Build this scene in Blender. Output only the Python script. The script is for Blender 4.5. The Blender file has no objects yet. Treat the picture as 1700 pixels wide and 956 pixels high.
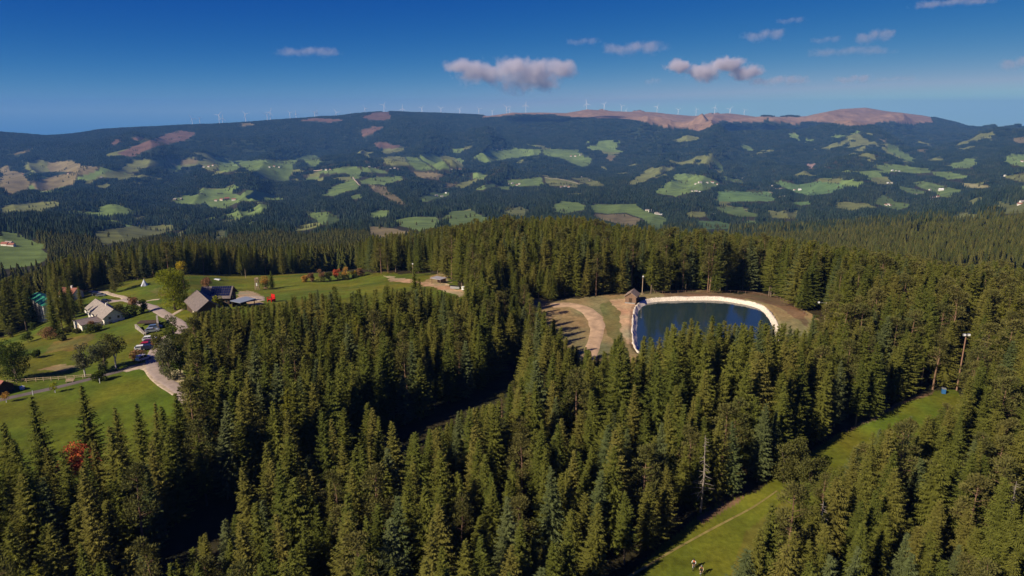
import bpy, bmesh, math, random
import numpy as np
from mathutils import Vector, Matrix
R = math.radians
rng = np.random.default_rng(7)
random.seed(7)
sc = bpy.context.scene
COL = sc.collection

# ------------------------------------------------------------------ camera, world, sun, exposure
CAMZ, PITCH, F = 70.0, R(14.5), 1135.0
SP, CP = math.sin(PITCH), math.cos(PITCH)
cam = bpy.data.objects.new('camera', bpy.data.cameras.new('camera'))
COL.objects.link(cam); sc.camera = cam
cam.location = (0, 0, CAMZ); cam.rotation_euler = (math.pi/2 - PITCH, 0, 0)
cam.data.sensor_width = 36; cam.data.lens = 36*F/1700
cam.data.clip_start = 1; cam.data.clip_end = 60000
SUN_EL, SHA = R(34), R(37)          # sun elevation; direction on the ground in which shadows fall (from +x)
w = bpy.data.worlds.new('World'); sc.world = w; w.use_nodes = True
nt = w.node_tree; nt.nodes.clear()
sky = nt.nodes.new('ShaderNodeTexSky'); sky.sky_type = 'NISHITA'; sky.sun_disc = False
sky.sun_elevation = SUN_EL; sky.sun_rotation = math.atan2(-math.cos(SHA), -math.sin(SHA))
sky.altitude = 1500; sky.air_density = 1.0; sky.dust_density = 0.15; sky.ozone_density = 3.0
def vmath(op, src, val):
    q = nt.nodes.new('ShaderNodeVectorMath'); q.operation = op; nt.links.new(src, q.inputs[0]); q.inputs[1].default_value = val; return q
# the clear polarised mountain sky is steeper in colour than the model's: a power per channel about a reference value
sx_ = nt.nodes.new('ShaderNodeSeparateColor'); nt.links.new(sky.outputs[0], sx_.inputs[0]); cx_ = nt.nodes.new('ShaderNodeCombineXYZ')
for i_ in range(3): nt.links.new(sx_.outputs[0], cx_.inputs[i_])
h1 = vmath('DIVIDE', cx_.outputs[0], (3.95, 3.95, 3.95)); h2 = vmath('POWER', h1.outputs[0], (3.4, 1.35, .35)); h3 = vmath('MULTIPLY', h2.outputs[0], (.29, 1.62, 4.15)); hs = vmath('MINIMUM', h3.outputs[0], (3, 5, 8))
bg = nt.nodes.new('ShaderNodeBackground'); bg.inputs[1].default_value = 0.075
wo = nt.nodes.new('ShaderNodeOutputWorld')
nt.links.new(hs.outputs[0], bg.inputs[0]); nt.links.new(bg.outputs[0], wo.inputs[0])
sun = bpy.data.objects.new('sun', bpy.data.lights.new('sun', 'SUN')); COL.objects.link(sun)
sun.data.energy = 5.0; sun.data.angle = R(0.5); sun.data.color = (1.0, 0.87, 0.67)
sd = Vector((math.cos(SHA)*math.cos(SUN_EL), math.sin(SHA)*math.cos(SUN_EL), -math.sin(SUN_EL)))
sun.rotation_euler = sd.to_track_quat('-Z', 'Y').to_euler(); sun.location = (0, 0, 500)
vs = sc.view_settings; vs.view_transform = 'Standard'; vs.look = 'None'; vs.gamma = 1; vs.exposure = 0.4; vs.use_curve_mapping = False
cy = sc.cycles
cy.use_denoising = True
cy.max_bounces = 4; cy.diffuse_bounces = 2; cy.glossy_bounces = 2; cy.transmission_bounces = 2; cy.volume_bounces = 3; cy.transparent_max_bounces = 6
cy.volume_max_steps = 256; cy.use_fast_gi = False
cy.caustics_reflective = False; cy.caustics_refractive = False
cy.sample_clamp_indirect = 4

# ------------------------------------------------------------------ projection helpers
def ray(px, py):
    u = (np.asarray(px, float)-850)/F; v = (np.asarray(py, float)-478)/F
    return u, CP - v*SP, -SP - v*CP
def tan_az(px, py):
    dx, dy, dz = ray(px, py); return dz/np.hypot(dx, dy), np.arctan2(dx, dy)
def project(x, y, z):
    zz = z-CAMZ
    d = y*CP - zz*SP; d = np.where(d < 1, 1, d)
    return 850 + F*x/d, 478 - F*(y*SP + zz*CP)/d
def inpoly(px, py, poly):
    px = np.asarray(px); py = np.asarray(py); r = np.zeros(px.shape, bool)
    n = len(poly); j = n-1
    for i in range(n):
        xi, yi = poly[i]; xj, yj = poly[j]
        if yi != yj:
            c = ((yi > py) != (yj > py)) & (px < (xj-xi)*(py-yi)/(yj-yi)+xi); r ^= c
        j = i
    return r
def _h(i, j, s):
    n = (i*374761393 + j*668265263 + s*1274126177) & 0x7fffffff
    n = ((n ^ (n >> 13))*1103515245 + 12345) & 0x7fffffff
    n = (n ^ (n >> 16)) & 0xffff
    return n/32767.5-1
def vnoise(x, y, s=0):
    x = np.asarray(x, float); y = np.asarray(y, float)
    i = np.floor(x).astype(np.int64); j = np.floor(y).astype(np.int64); fx = x-i; fy = y-j
    fx = fx*fx*fx*(fx*(fx*6-15)+10); fy = fy*fy*fy*(fy*(fy*6-15)+10)
    a = _h(i, j, s); b = _h(i+1, j, s); c = _h(i, j+1, s); d = _h(i+1, j+1, s)
    return (a*(1-fx)+b*fx)*(1-fy)+(c*(1-fx)+d*fx)*fy
def fbm(x, y, s=0, o=4, g=.5):
    t = 0; a = 1
    for k in range(o):
        t = t + a*vnoise(x, y, s+k*17); x = x*2.03+13.1; y = y*2.03+7.7; a *= g
    return t

# ------------------------------------------------------------------ terrain: profiles by azimuth (pixel column) and distance
# top of the near trees against the far valley, and the line of the far ridge, as seen
SIL = [(-300,520),(-60,480),(0,462),(35,452),(89,428),(135,419),(203,406),(249,398),(306,394),(373,401),(450,403),(490,400),(575,397),(637,387),(710,380),(775,366),(837,357),(887,359),(960,356),(1012,371),(1087,375),(1150,379),(1212,386),(1275,388),(1369,403),(1475,416),(1541,427),(1594,438),(1665,432),(1700,446),(1900,470)]
RIDGE = [(-250,218),(-60,216),(0,221),(75,226),(120,224),(170,216),(250,212),(330,208),(430,203),(500,198),(560,194),(600,189),(640,186),(720,188),(780,190),(810,191),(850,186),(900,186),(940,188),(975,182),(1025,186),(1090,188),(1150,193),(1210,189),(1275,197),(1330,197),(1395,182),(1437,179),(1475,185),(1540,193),(1590,206),(1610,215),(1680,222),(1700,226),(1780,225),(1900,232)]
sil_az = np.array([tan_az(*p)[1] for p in SIL]); sil_tan = np.array([tan_az(*p)[0] for p in SIL])
rid_az = np.array([tan_az(*p)[1] for p in RIDGE]); rid_tan = np.array([tan_az(*p)[0] for p in RIDGE])
COLS = {  # px: [(r, py of the ground)]
 -200: [(650,520),(900,470),(1300,420),(1900,385),(2600,358),(3400,335),(4300,308),(5300,282),(6300,256)],
 0:    [(650,490),(880,452),(1200,418),(1700,390),(2300,368),(2900,352),(3500,332),(4300,306),(5300,280),(6300,256)],
 170:  [(600,470),(900,440),(1400,408),(1900,390),(2400,374),(3000,356),(3700,330),(4500,304),(5400,278),(6400,252)],
 340:  [(600,455),(900,430),(1300,408),(1700,396),(2200,382),(2800,352),(3300,338),(3900,316),(4800,288),(5600,266),(6500,246)],
 510:  [(600,450),(900,425),(1300,402),(1700,388),(2200,374),(2700,352),(3300,334),(4000,312),(4900,284),(5700,262),(6600,240)],
 680:  [(600,440),(900,415),(1300,396),(1700,382),(2200,366),(2700,348),(3300,330),(4100,306),(5000,278),(5800,256),(6700,232)],
 850:  [(600,425),(900,408),(1300,392),(1700,376),(2200,358),(2800,340),(3500,318),(4300,300),(5200,278),(5900,256),(6900,232)],
 1020: [(600,435),(900,418),(1300,400),(1700,386),(2300,366),(2900,344),(3600,320),(4400,298),(5300,274),(6200,250),(7200,228)],
 1190: [(600,455),(900,430),(1300,408),(1700,392),(2300,370),(2900,348),(3600,325),(4400,304),(5400,278),(6400,252),(7500,226)],
 1360: [(560,475),(800,445),(1100,415),(1500,396),(2000,382),(2800,352),(3600,328),(4500,304),(5500,280),(6600,254),(7800,228)],
 1530: [(500,500),(700,455),(900,425),(1150,398),(1450,386),(2000,378),(2800,360),(3700,336),(4600,310),(5600,282),(6700,252),(7800,226)],
 1700: [(500,510),(700,460),(900,420),(1150,385),(1450,364),(1900,354),(2600,340),(3400,322),(4300,300),(5600,276),(6700,252),(7800,240)],
 1900: [(500,530),(700,470),(900,430),(1150,395),(1450,372),(1900,362),(2600,345),(3400,326),(4300,304),(5600,280),(6700,256),(7800,244)]}
def ridge_r(az): return np.interp(az, np.radians([-45, -25, 0, 25, 45]), [7600, 7800, 8600, 10500, 11500])
NA, NR = 420, 420
g_az = np.linspace(R(-80), R(80), NA); g_lr = np.linspace(math.log(500), math.log(13500), NR)
G = np.zeros((NA, NR)); cpx = sorted(COLS); caz = np.array([tan_az(p, 300)[1] for p in cpx])
prof = []
for p in cpx:
    rr = [math.log(q[0]) for q in COLS[p]]; tt = [float(tan_az(p, q[1])[0]) for q in COLS[p]]
    prof.append((rr, tt))
for i, a in enumerate(g_az):
    k = int(np.clip(np.searchsorted(caz, a)-1, 0, len(caz)-2)); f = float(np.clip((a-caz[k])/(caz[k+1]-caz[k]), 0, 1))
    rrd = float(ridge_r(a)); rt = float(np.interp(a, rid_az, rid_tan))
    def line(pr):
        r_, t_ = list(pr[0]), list(pr[1])
        while r_[-1] > math.log(rrd*.93): r_.pop(); t_.pop()
        r_ += [math.log(rrd), math.log(rrd*1.08), math.log(rrd*1.6)]; t_ += [rt, rt-.012, rt-.07]
        return np.interp(g_lr, r_, t_)
    G[i] = line(prof[k])*(1-f)+line(prof[k+1])*f
K = np.exp(-np.linspace(-2, 2, 15)**2); K /= K.sum()
Gs = np.apply_along_axis(lambda m: np.convolve(np.pad(m, 7, 'edge'), K, 'valid'), 0, G)
K2 = np.exp(-np.linspace(-2, 2, 9)**2); K2 /= K2.sum()
Gs = np.apply_along_axis(lambda m: np.convolve(np.pad(m, 4, 'edge'), K2, 'valid'), 1, Gs)
NEAR_R = 380.0
def base_lake(x, y): return 0
def sstep(a, b, v):
    t = np.clip((v-a)/(b-a), 0, 1); return t*t*(3-2*t)
LAKE_PX = [(1057,560),(1057,540),(1058,525),(1062,513),(1075,504),(1095,500.5),(1134,499),(1191,499),(1225,503.5),(1247,508),(1264,515),(1275,527.5),(1282,541),(1289,562),(1290,590),(1262,602),(1200,612),(1130,612),(1085,600),(1062,584)]
def flat(px, py, z=0.0):
    dx, dy, dz = ray(px, py); t = (z-CAMZ)/dz; return float(dx*t), float(dy*t)
def smooth_closed(pts, n=160):
    pts = np.array(pts, float); m = len(pts); out = []
    for i in range(m):
        p0, p1, p2, p3 = pts[i-1], pts[i], pts[(i+1) % m], pts[(i+2) % m]
        for t in np.linspace(0, 1, max(2, n//m), endpoint=False):
            out.append(.5*((2*p1)+(-p0+p2)*t+(2*p0-5*p1+4*p2-p3)*t*t+(-p0+3*p1-3*p2+p3)*t**3))
    return np.array(out)
WATER_Z = -1.2
lake = smooth_closed([flat(a, b, WATER_Z) for a, b in LAKE_PX], 200)
def seg_dist(x, y, poly, closed=True):
    d = np.full(np.shape(x), 1e9); n = len(poly)
    for i in range(n if closed else n-1):
        ax, ay = poly[i]; bx, by = poly[(i+1) % n]; L = (bx-ax)**2+(by-ay)**2+1e-9
        t = np.clip(((x-ax)*(bx-ax)+(y-ay)*(by-ay))/L, 0, 1)
        d = np.minimum(d, np.hypot(x-ax-t*(bx-ax), y-ay-t*(by-ay)))
    return d
lake_c = lake.mean(0)
def ht(x, y, detail=True):
    x = np.asarray(x, float); y = np.asarray(y, float)
    r = np.hypot(x, y)+1e-6; az = np.arctan2(x, y)
    st = np.interp(az, sil_az, sil_tan)
    ze = np.minimum(st*np.maximum(r, NEAR_R) + CAMZ - 21.0, 2.0)                # ground at the edge of the plateau
    s = sstep(245, NEAR_R, r)
    left = sstep(R(-22), R(-38), az)*sstep(170, 300, r)*(-7)     # the village side falls away
    zn = ze*s + left*(1-s) + 0.5*fbm(x/60, y/60, 3, 3)*sstep(60, 120, r)
    # beyond the edge
    ia = np.clip((az-g_az[0])/(g_az[1]-g_az[0]), 0, NA-1.001); ir = np.clip((np.log(r)-g_lr[0])/(g_lr[1]-g_lr[0]), 0, NR-1.001)
    i = ia.astype(int); j = ir.astype(int); fa = ia-i; fr = ir-j
    T = (Gs[i, j]*(1-fa)+Gs[i+1, j]*fa)*(1-fr)+(Gs[i, j+1]*(1-fa)+Gs[i+1, j+1]*fa)*fr
    rrd = ridge_r(az); q = r/rrd
    rt = np.interp(az, rid_az, rid_tan)
    T = T + (rt-np.interp(az, g_az, np.array([0.0]*NA)) - T)*np.exp(-((q-1)/.035)**2)
    fade = sstep(700, 1500, r)*(1-.93*sstep(.80, .985, q)*(1-sstep(1.02, 1.15, q)))
    spur = 1-2*np.abs(vnoise(az*13+.5*fbm(x/1500, y/1500, 31, 2), r/5200, 37)); spur2 = 1-2*np.abs(vnoise(az*31+.6*fbm(x/900, y/900, 33, 2), r/2600, 39))
    rel = .42*spur+.16*spur2+.55*fbm(x/1100+2.3, y/1100, 11, 4, .52) + .30*(1-2*np.abs(vnoise(x/700+.35*fbm(x/900, y/900, 5, 2), y/520, 23)))
    T = T + fade*rel*np.interp(r, [700, 1500, 2500, 4000], [.005, .009, .015, .022])
    zf = CAMZ + T*r
    b = sstep(NEAR_R, 620, r)
    z = zn*(1-b)+zf*b
    m = (np.abs(x-lake_c[0]) < 70) & (np.abs(y-lake_c[1]) < 80)
    if m.any():
        xm, ym = x[m], y[m]; d = seg_dist(xm, ym, lake); ins = inpoly(xm, ym, lake); sd_ = np.where(ins, -d, d)
        zl = np.where(sd_ < 0, WATER_Z-.05-np.minimum(-sd_*.5, 3), WATER_Z-.05+np.minimum(sd_, 2.6)/2.6*1.25)
        k = sstep(14, 3.0, sd_); z = z.copy(); z[m] = z[m]*(1-k)+zl*k
    return z
def at(px, py, rmin=50):
    """ground point seen at a pixel"""
    dx, dy, dz = (float(v) for v in ray(px, py)); h = math.hypot(dx, dy)
    rs = np.concatenate([np.arange(rmin, 450, 1.0), np.geomspace(450, 13000, 2600)]) if rmin < 450 else np.geomspace(rmin, 13000, 3000)
    t = rs/h; gz = ht(dx*t, dy*t); below = (CAMZ+dz*t) < gz
    k = int(np.argmax(below)) if below.any() else len(rs)-1
    k = max(k, 1); a, b = t[k-1], t[k]
    for _ in range(14):
        m = (a+b)/2
        if CAMZ+dz*m < float(ht(np.array([dx*m]), np.array([dy*m]))[0]): b = m
        else: a = m
    return Vector((dx*b, dy*b, CAMZ+dz*b))
def gz(x, y): return float(ht(np.array([float(x)]), np.array([float(y)]))[0])

# ------------------------------------------------------------------ land cover polygons, in the pixels in which the ground is seen
GR, OL, BR, MO, ST, DG, PK = (.125,.175,.048), (.150,.160,.05), (.17,.135,.065), (.23,.145,.09), (.33,.30,.13), (.095,.155,.05), (.26,.17,.14)
HE = (.135,.078,.055)
FIELDS = [
 (HE,[(195,254),(250,232),(275,222),(300,217),(327,220),(315,230),(287,237),(250,245),(220,260),(200,257)]),
 (HE,[(182,239),(192,230),(201,229),(200,236),(187,240)]),(HE,[(217,231),(222,227),(235,226),(244,231),(230,233)]),
 (BR,[(20,257),(55,245),(58,246),(32,257)]),
 (OL,[(42,277),(50,270),(67,264),(82,270),(80,285),(62,287),(47,282)]),(BR,[(82,270),(105,267),(125,267),(140,275),(165,277),(160,285),(140,292),(120,285),(95,285),(80,285)]),
 (BR,[(0,280),(15,272),(17,282),(40,286),(50,300),(45,315),(20,322),(0,318)]),
 (OL,[(175,287),(200,280),(215,272),(227,264),(250,264),(275,264),(275,275),(250,275),(225,285),(195,290)]),(BR,[(277,264),(327,262),(330,272),(295,275),(277,275)]),
 (OL,[(332,277),(335,262),(345,257),(354,258),(356,268),(362,278),(350,284),(335,281)]),(GR,[(360,259),(375,262),(390,270),(400,280),(380,286),(360,283),(364,277),(358,268)]),
 (GR,[(392,268),(425,266),(487,265),(490,258),(520,257),(535,266),(520,279),(512,270),(498,263),(488,272),(480,300),(455,300),(430,290),(405,280)]),
 (GR,[(520,286),(550,280),(570,275),(590,275),(603,285),(597,295),(585,298),(575,288),(545,288)]),(GR,[(597,275),(625,280),(642,285),(640,289),(605,286)]),
 (OL,[(630,254),(640,247),(675,244),(670,249),(645,256)]),(OL,[(632,267),(642,259),(670,260),(680,274),(675,276),(650,274)]),
 (GR,[(673,260),(693,261),(710,275),(720,282),(690,282),(682,274)]),(GR,[(696,255),(720,255),(745,276),(747,283),(724,281),(702,265)]),(OL,[(725,256),(750,260),(772,275),(765,279),(750,276)]),
 (GR,[(788,262),(805,249),(850,246),(898,247),(898,257),(850,261),(805,270)]),(GR,[(902,248),(960,248),(965,260),(982,258),(985,265),(975,277),(957,272),(932,263),(902,257)]),
 (GR,[(783,287),(800,286),(807,292),(805,297),(785,297)]),
 (MO,[(800,196),(808,186),(850,180),(875,180),(910,184),(950,184),(965,178),(990,176),(1025,183),(1090,184),(1130,190),(1162,190),(1175,187),(1212,185),(1275,195),(1262,203),(1200,201),(1175,210),(1160,217),(1137,212),(1100,210),(1062,200),(1025,196),(975,195),(912,189),(850,190)]),
 (MO,[(1275,194),(1325,194),(1360,187),(1395,179),(1437,175),(1460,180),(1507,186),(1545,190),(1550,202),(1515,206),(1480,201),(1445,206),(1415,208),(1375,202),(1337,201),(1320,207),(1300,203),(1275,200)]),
 (HE,[(600,195),(620,187),(645,184),(652,196),(637,200),(615,199)]),(HE,[(495,200),(525,196),(575,199),(550,203)]),
 (HE,[(620,237),(642,235),(650,240),(670,243),(650,247),(630,245)]),(HE,[(600,215),(622,209),(640,210),(625,216),(612,224),(600,228)]),(BR,[(398,205),(420,203),(425,207),(405,210)]),
 (BR,[(1007,258),(1022,258),(1020,263),(1010,270)]),(OL,[(1040,304),(1060,290),(1080,278),(1110,276),(1122,278),(1105,286),(1085,294),(1062,304),(1045,306)]),
 (GR,[(1085,320),(1120,291),(1137,288),(1157,289),(1175,295),(1192,301),(1195,307),(1175,315),(1145,321),(1122,326),(1100,323)]),(GR,[(1195,290),(1225,297),(1240,303),(1228,304),(1205,300)]),
 (DG,[(1190,317),(1280,318),(1287,323),(1292,333),(1275,335),(1195,335),(1190,325)]),
 (GR,[(840,299),(860,297),(900,294),(905,308),(850,309),(840,304)]),(OL,[(905,294),(950,299),(965,305),(960,311),(908,308)]),(OL,[(940,293),(975,295),(1000,303),(1005,308),(985,310),(960,300)]),
 (GR,[(915,341),(932,333),(960,335),(975,342),(972,348),(937,355),(922,351)]),(GR,[(980,342),(990,338),(1055,339),(1065,348),(1085,355),(1105,362),(1105,378),(1090,381),(1062,362),(1037,354),(1005,355),(981,352)]),
 (BR,[(981,354),(1005,357),(1037,356),(1062,364),(1062,375),(1037,374),(1005,367),(990,362)]),
 (OL,[(1137,354),(1150,350),(1170,351),(1175,357),(1162,361),(1140,360)]),(GR,[(1180,341),(1235,344),(1240,351),(1260,355),(1255,360),(1225,359),(1200,352)]),(DG,[(1152,367),(1192,367),(1220,374),(1217,380),(1175,381),(1162,376)]),
 (DG,[(1280,301),(1297,300),(1320,307),(1360,301),(1405,307),(1402,312),(1387,319),(1345,325),(1320,320),(1290,305)]),(DG,[(1312,336),(1345,334),(1347,339),(1332,341)]),
 (OL,[(1447,295),(1470,293),(1480,300),(1483,307),(1462,306),(1447,304)]),(GR,[(1486,307),(1535,317),(1535,322),(1515,322),(1487,312)]),(GR,[(1515,303),(1535,300),(1570,310),(1602,317),(1575,327),(1557,325),(1545,317),(1525,310)]),
 (ST,[(1595,303),(1650,310),(1632,313),(1602,312)]),(GR,[(1447,275),(1490,273),(1547,280),(1545,288),(1520,288),(1492,285),(1475,286),(1460,280)]),(GR,[(1547,285),(1582,286),(1612,294),(1575,298),(1552,291)]),
 (GR,[(1475,240),(1495,240),(1492,250),(1520,265),(1517,270),(1500,267),(1490,260),(1485,254),(1474,252)]),(GR,[(1582,271),(1607,262),(1622,262),(1625,275),(1607,279),(1575,280)]),
 (GR,[(1672,257),(1720,255),(1720,280),(1680,273),(1665,266)]),(OL,[(1665,292),(1720,286),(1720,303),(1680,300)]),(GR,[(1685,312),(1720,306),(1720,320)]),
 (GR,[(1460,322),(1472,324),(1482,334),(1512,339),(1515,341),(1490,348),(1470,342),(1450,336)]),(OL,[(1645,335),(1662,334),(1685,339),(1720,325),(1720,352),(1665,355),(1660,342)]),
 (OL,[(1577,360),(1595,355),(1630,357),(1630,362),(1585,363)]),(OL,[(1275,355),(1300,352),(1322,352),(1330,360),(1317,363),(1275,360)]),(OL,[(1503,391),(1525,383),(1552,380),(1540,387),(1507,394)]),
 (BR,[(1517,250),(1540,249),(1537,254)]),(PK,[(1339,272),(1355,272),(1355,280),(1341,280)]),(BR,[(1682,230),(1710,225),(1710,237),(1685,238)]),(BR,[(1461,230),(1472,231),(1472,237)]),
 (OL,[(0,350),(15,340),(55,336),(87,334),(107,339),(82,345),(77,351),(37,351),(15,352),(0,361)]),
 (OL,[(140,390),(175,382),(220,375),(250,376),(287,372),(295,377),(290,382),(262,390),(232,395),(205,401),(175,406),(167,400),(165,394)]),(OL,[(285,394),(305,382),(322,375),(325,376),(305,390),(295,396)]),
 (OL,[(360,387),(362,382),(382,383),(382,390),(362,398),(342,402)]),
 (GR,[(285,331),(305,325),(350,321),(385,322),(400,325),(410,316),(425,315),(472,328),(475,331),(425,334),(400,335),(375,346),(350,345),(340,339),(295,339)]),
 (GR,[(-30,383),(25,386),(40,393),(62,403),(95,408),(70,413),(88,424),(75,432),(60,440),(-30,450)]),
 (OL,[(132,303),(150,297),(160,302),(140,304)]),(OL,[(155,308),(182,303),(185,312),(165,312)]),(BR,[(50,305),(75,295),(100,290),(130,287),(120,305),(87,315),(62,317)]),(OL,[(220,365),(237,357),(239,360),(225,367)]),
 (GR,[(545,313),(565,305),(585,297),(600,312),(575,318),(555,326),(525,325),(545,320)]),(GR,[(575,327),(605,320),(602,327),(585,330)]),(GR,[(597,300),(620,294),(665,292),(671,297),(650,304),(625,304),(600,305)]),
 (BR,[(605,305),(637,310),(655,325),(675,337),(665,339),(640,327),(620,317)]),(GR,[(695,334),(700,325),(717,319),(737,317),(752,321),(732,329),(712,335),(700,336)]),(OL,[(520,297),(535,294),(545,295),(525,302)]),
 (GR,[(502,352),(542,352),(560,359),(570,367),(550,375),(530,372),(525,365)]),(OL,[(480,380),(507,372),(530,370),(535,375),(512,382),(482,385)]),(GR,[(612,355),(625,349),(645,349),(647,359),(620,362)]),
 (BR,[(605,377),(625,376),(657,380),(685,385),(680,392),(637,396),(615,389)]),(GR,[(650,366),(685,360),(725,360),(732,366),(732,378),(695,384),(665,375)]),(GR,[(735,361),(745,350),(785,349),(795,355),(815,364),(800,374),(745,378)]),
 (OL,[(830,347),(850,346),(862,342),(882,351),(875,358),(850,356)]),(GR,[(787,315),(802,307),(820,304),(822,310),(800,316)]),(GR,[(825,310),(850,308),(850,315),(828,314)]),
 (BR,[(737,307),(760,302),(755,307),(740,314)]),(BR,[(685,285),(737,289),(730,299),(690,293)])]
FB = [(c, np.array(p, float), min(q[0] for q in p)-3, max(q[0] for q in p)+3, min(q[1] for q in p)-3, max(q[1] for q in p)+3) for c, p in FIELDS]
GENF = [next(i for i, f in enumerate(FB) if f[0] == c) for c in (OL, GR, OL)]
def field_at(px, py, r, x, y):
    """index of the field at each point, -1 = wood"""
    out = np.full(px.shape, -1)
    qx = px + 2.3*fbm(x/170, y/170, 41, 4, .6); qy = py + .9*fbm(x/170+9, y/170, 43, 4, .6)
    for k, (c, P, x0, x1, y0, y1) in enumerate(FB):
        m = (qx > x0) & (qx < x1) & (qy > y0) & (qy < y1) & (r > 640)
        if m.any():
            idx = np.nonzero(m)[0]; s = inpoly(qx[idx], qy[idx], P); out[idx[s]] = k
    g = fbm(x/230+3, y/330, 141, 4, .55); q = r/ridge_r(np.arctan2(x, y)); az_ = np.arctan2(x, y)
    m = (out < 0) & (r > 1700) & (q < .74) & (g > .66-.12*(az_ < R(-20))); kk = np.where(vnoise(x/500, y/500, 143) > .1, GENF[0], np.where(vnoise(x/300, y/300, 145) > 0, GENF[1], GENF[2])); out = np.where(m, kk, out)
    return out
# near open ground (grass, dry grass) in ground pixels
G1, G2, G3, DRY, TAN, HEA = (.102,.118,.012), (.108,.122,.012), (.122,.136,.014), (.24,.185,.085), (.42,.29,.165), (.18,.11,.06)
NEARG = [
 (G1,[(-120,600),(0,560),(60,545),(100,500),(180,470),(300,455),(420,457),(520,452),(640,452),(735,455),(790,490),(760,540),(480,560),(330,560),(330,680),(300,800),(-120,900)]),
 (G2,[(-120,690),(0,668),(60,655),(160,640),(215,626),(262,648),(310,670),(320,800),(-120,900)]),
 ((.15,.125,.03),[(90,565),(150,553),(160,560),(130,578),(70,592)]),(DRY,[(60,612),(100,606),(150,604),(100,618)]),
 ((.15,.13,.03),[(240,482),(290,474),(300,486),(270,492)]),
 (G3,[(345,462),(420,458),(520,452),(560,462),(640,455),(665,465),(720,475),(640,510),(480,510),(420,490)]),
 (TAN,[(272,618),(300,612),(325,640),(328,668),(300,648),(283,632)]),
 (TAN,[(395,485),(420,484),(437,492),(432,505),(415,505),(395,500)]),
 (TAN,[(630,456),(660,461),(700,468),(735,470),(780,488),(765,492),(730,480),(700,472),(650,466)]),(DRY,[(700,470),(715,458),(735,450),(750,470)]),
 (DRY,[(880,497),(960,494),(1040,488),(1170,482),(1265,488),(1320,505),(1360,530),(1380,580),(1320,650),(1100,670),(1010,620),(900,580)]),
 (TAN,[(1012,498),(1036,496),(1056,510),(1054,575),(1040,572),(1025,515)]),
 (HEA,[(1100,484),(1260,486),(1310,500),(1335,520),(1345,545),(1325,530),(1290,508),(1255,497),(1100,492)]),
 ((.15,.14,.05),[(995,505),(1012,500),(1028,515),(1036,575),(1010,560),(1000,530)]),
 (G3,[(930,1090),(1045,956),(1160,850),(1262,812),(1380,728),(1481,674),(1525,652),(1585,648),(1600,665),(1575,720),(1480,800),(1400,860),(1330,930),(1200,1120)]),
 (HEA,[(1155,858),(1206,835),(1240,822),(1222,838),(1165,868)]),(HEA,[(1390,722),(1440,697),(1481,674),(1525,652),(1552,650),(1520,662),(1481,680),(1420,712)]),
 ((.13,.12,.02),[(1210,960),(1240,880),(1300,830),(1330,850),(1290,960)])]
NB = [(c, np.array(p, float)) for c, p in NEARG]

# ------------------------------------------------------------------ materials
def mat(name, col=(.5,.5,.5), rough=.8, metal=0, spec=.3, noise=0, nscale=3.0, bump=0, attr=None, rand=0, coord='Object', emit=None):
    m = bpy.data.materials.new(name); m.use_nodes = True; t = m.node_tree; b = t.nodes['Principled BSDF']
    b.inputs['Roughness'].default_value = rough; b.inputs['Metallic'].default_value = metal; b.inputs['Specular IOR Level'].default_value = spec
    src = None
    rgb = t.nodes.new('ShaderNodeRGB'); rgb.outputs[0].default_value = (*col, 1); src = rgb.outputs[0]
    tc = t.nodes.new('ShaderNodeTexCoord')
    if noise:
        n = t.nodes.new('ShaderNodeTexNoise'); n.inputs['Scale'].default_value = nscale; n.inputs['Detail'].default_value = 5; t.links.new(tc.outputs[coord], n.inputs['Vector'])
        mr = t.nodes.new('ShaderNodeMapRange'); mr.inputs[1].default_value = .3; mr.inputs[2].default_value = .7; mr.inputs[3].default_value = 1-noise; mr.inputs[4].default_value = 1+noise
        t.links.new(n.outputs[0], mr.inputs[0])
        mx = t.nodes.new('ShaderNodeVectorMath'); mx.operation = 'SCALE'; t.links.new(src, mx.inputs[0]); t.links.new(mr.outputs[0], mx.inputs['Scale']); src = mx.outputs[0]
        if bump:
            bp = t.nodes.new('ShaderNodeBump'); bp.inputs['Strength'].default_value = bump; bp.inputs['Distance'].default_value = .1; t.links.new(n.outputs[0], bp.inputs['Height']); t.links.new(bp.outputs[0], b.inputs['Normal'])
    if rand:
        oi = t.nodes.new('ShaderNodeObjectInfo'); mr = t.nodes.new('ShaderNodeMapRange'); mr.inputs[3].default_value = 1-rand; mr.inputs[4].default_value = 1+rand; t.links.new(oi.outputs['Random'], mr.inputs[0])
        mx = t.nodes.new('ShaderNodeVectorMath'); mx.operation = 'SCALE'; t.links.new(src, mx.inputs[0]); t.links.new(mr.outputs[0], mx.inputs['Scale']); src = mx.outputs[0]
    t.links.new(src, b.inputs['Base Color'])
    return m
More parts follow.
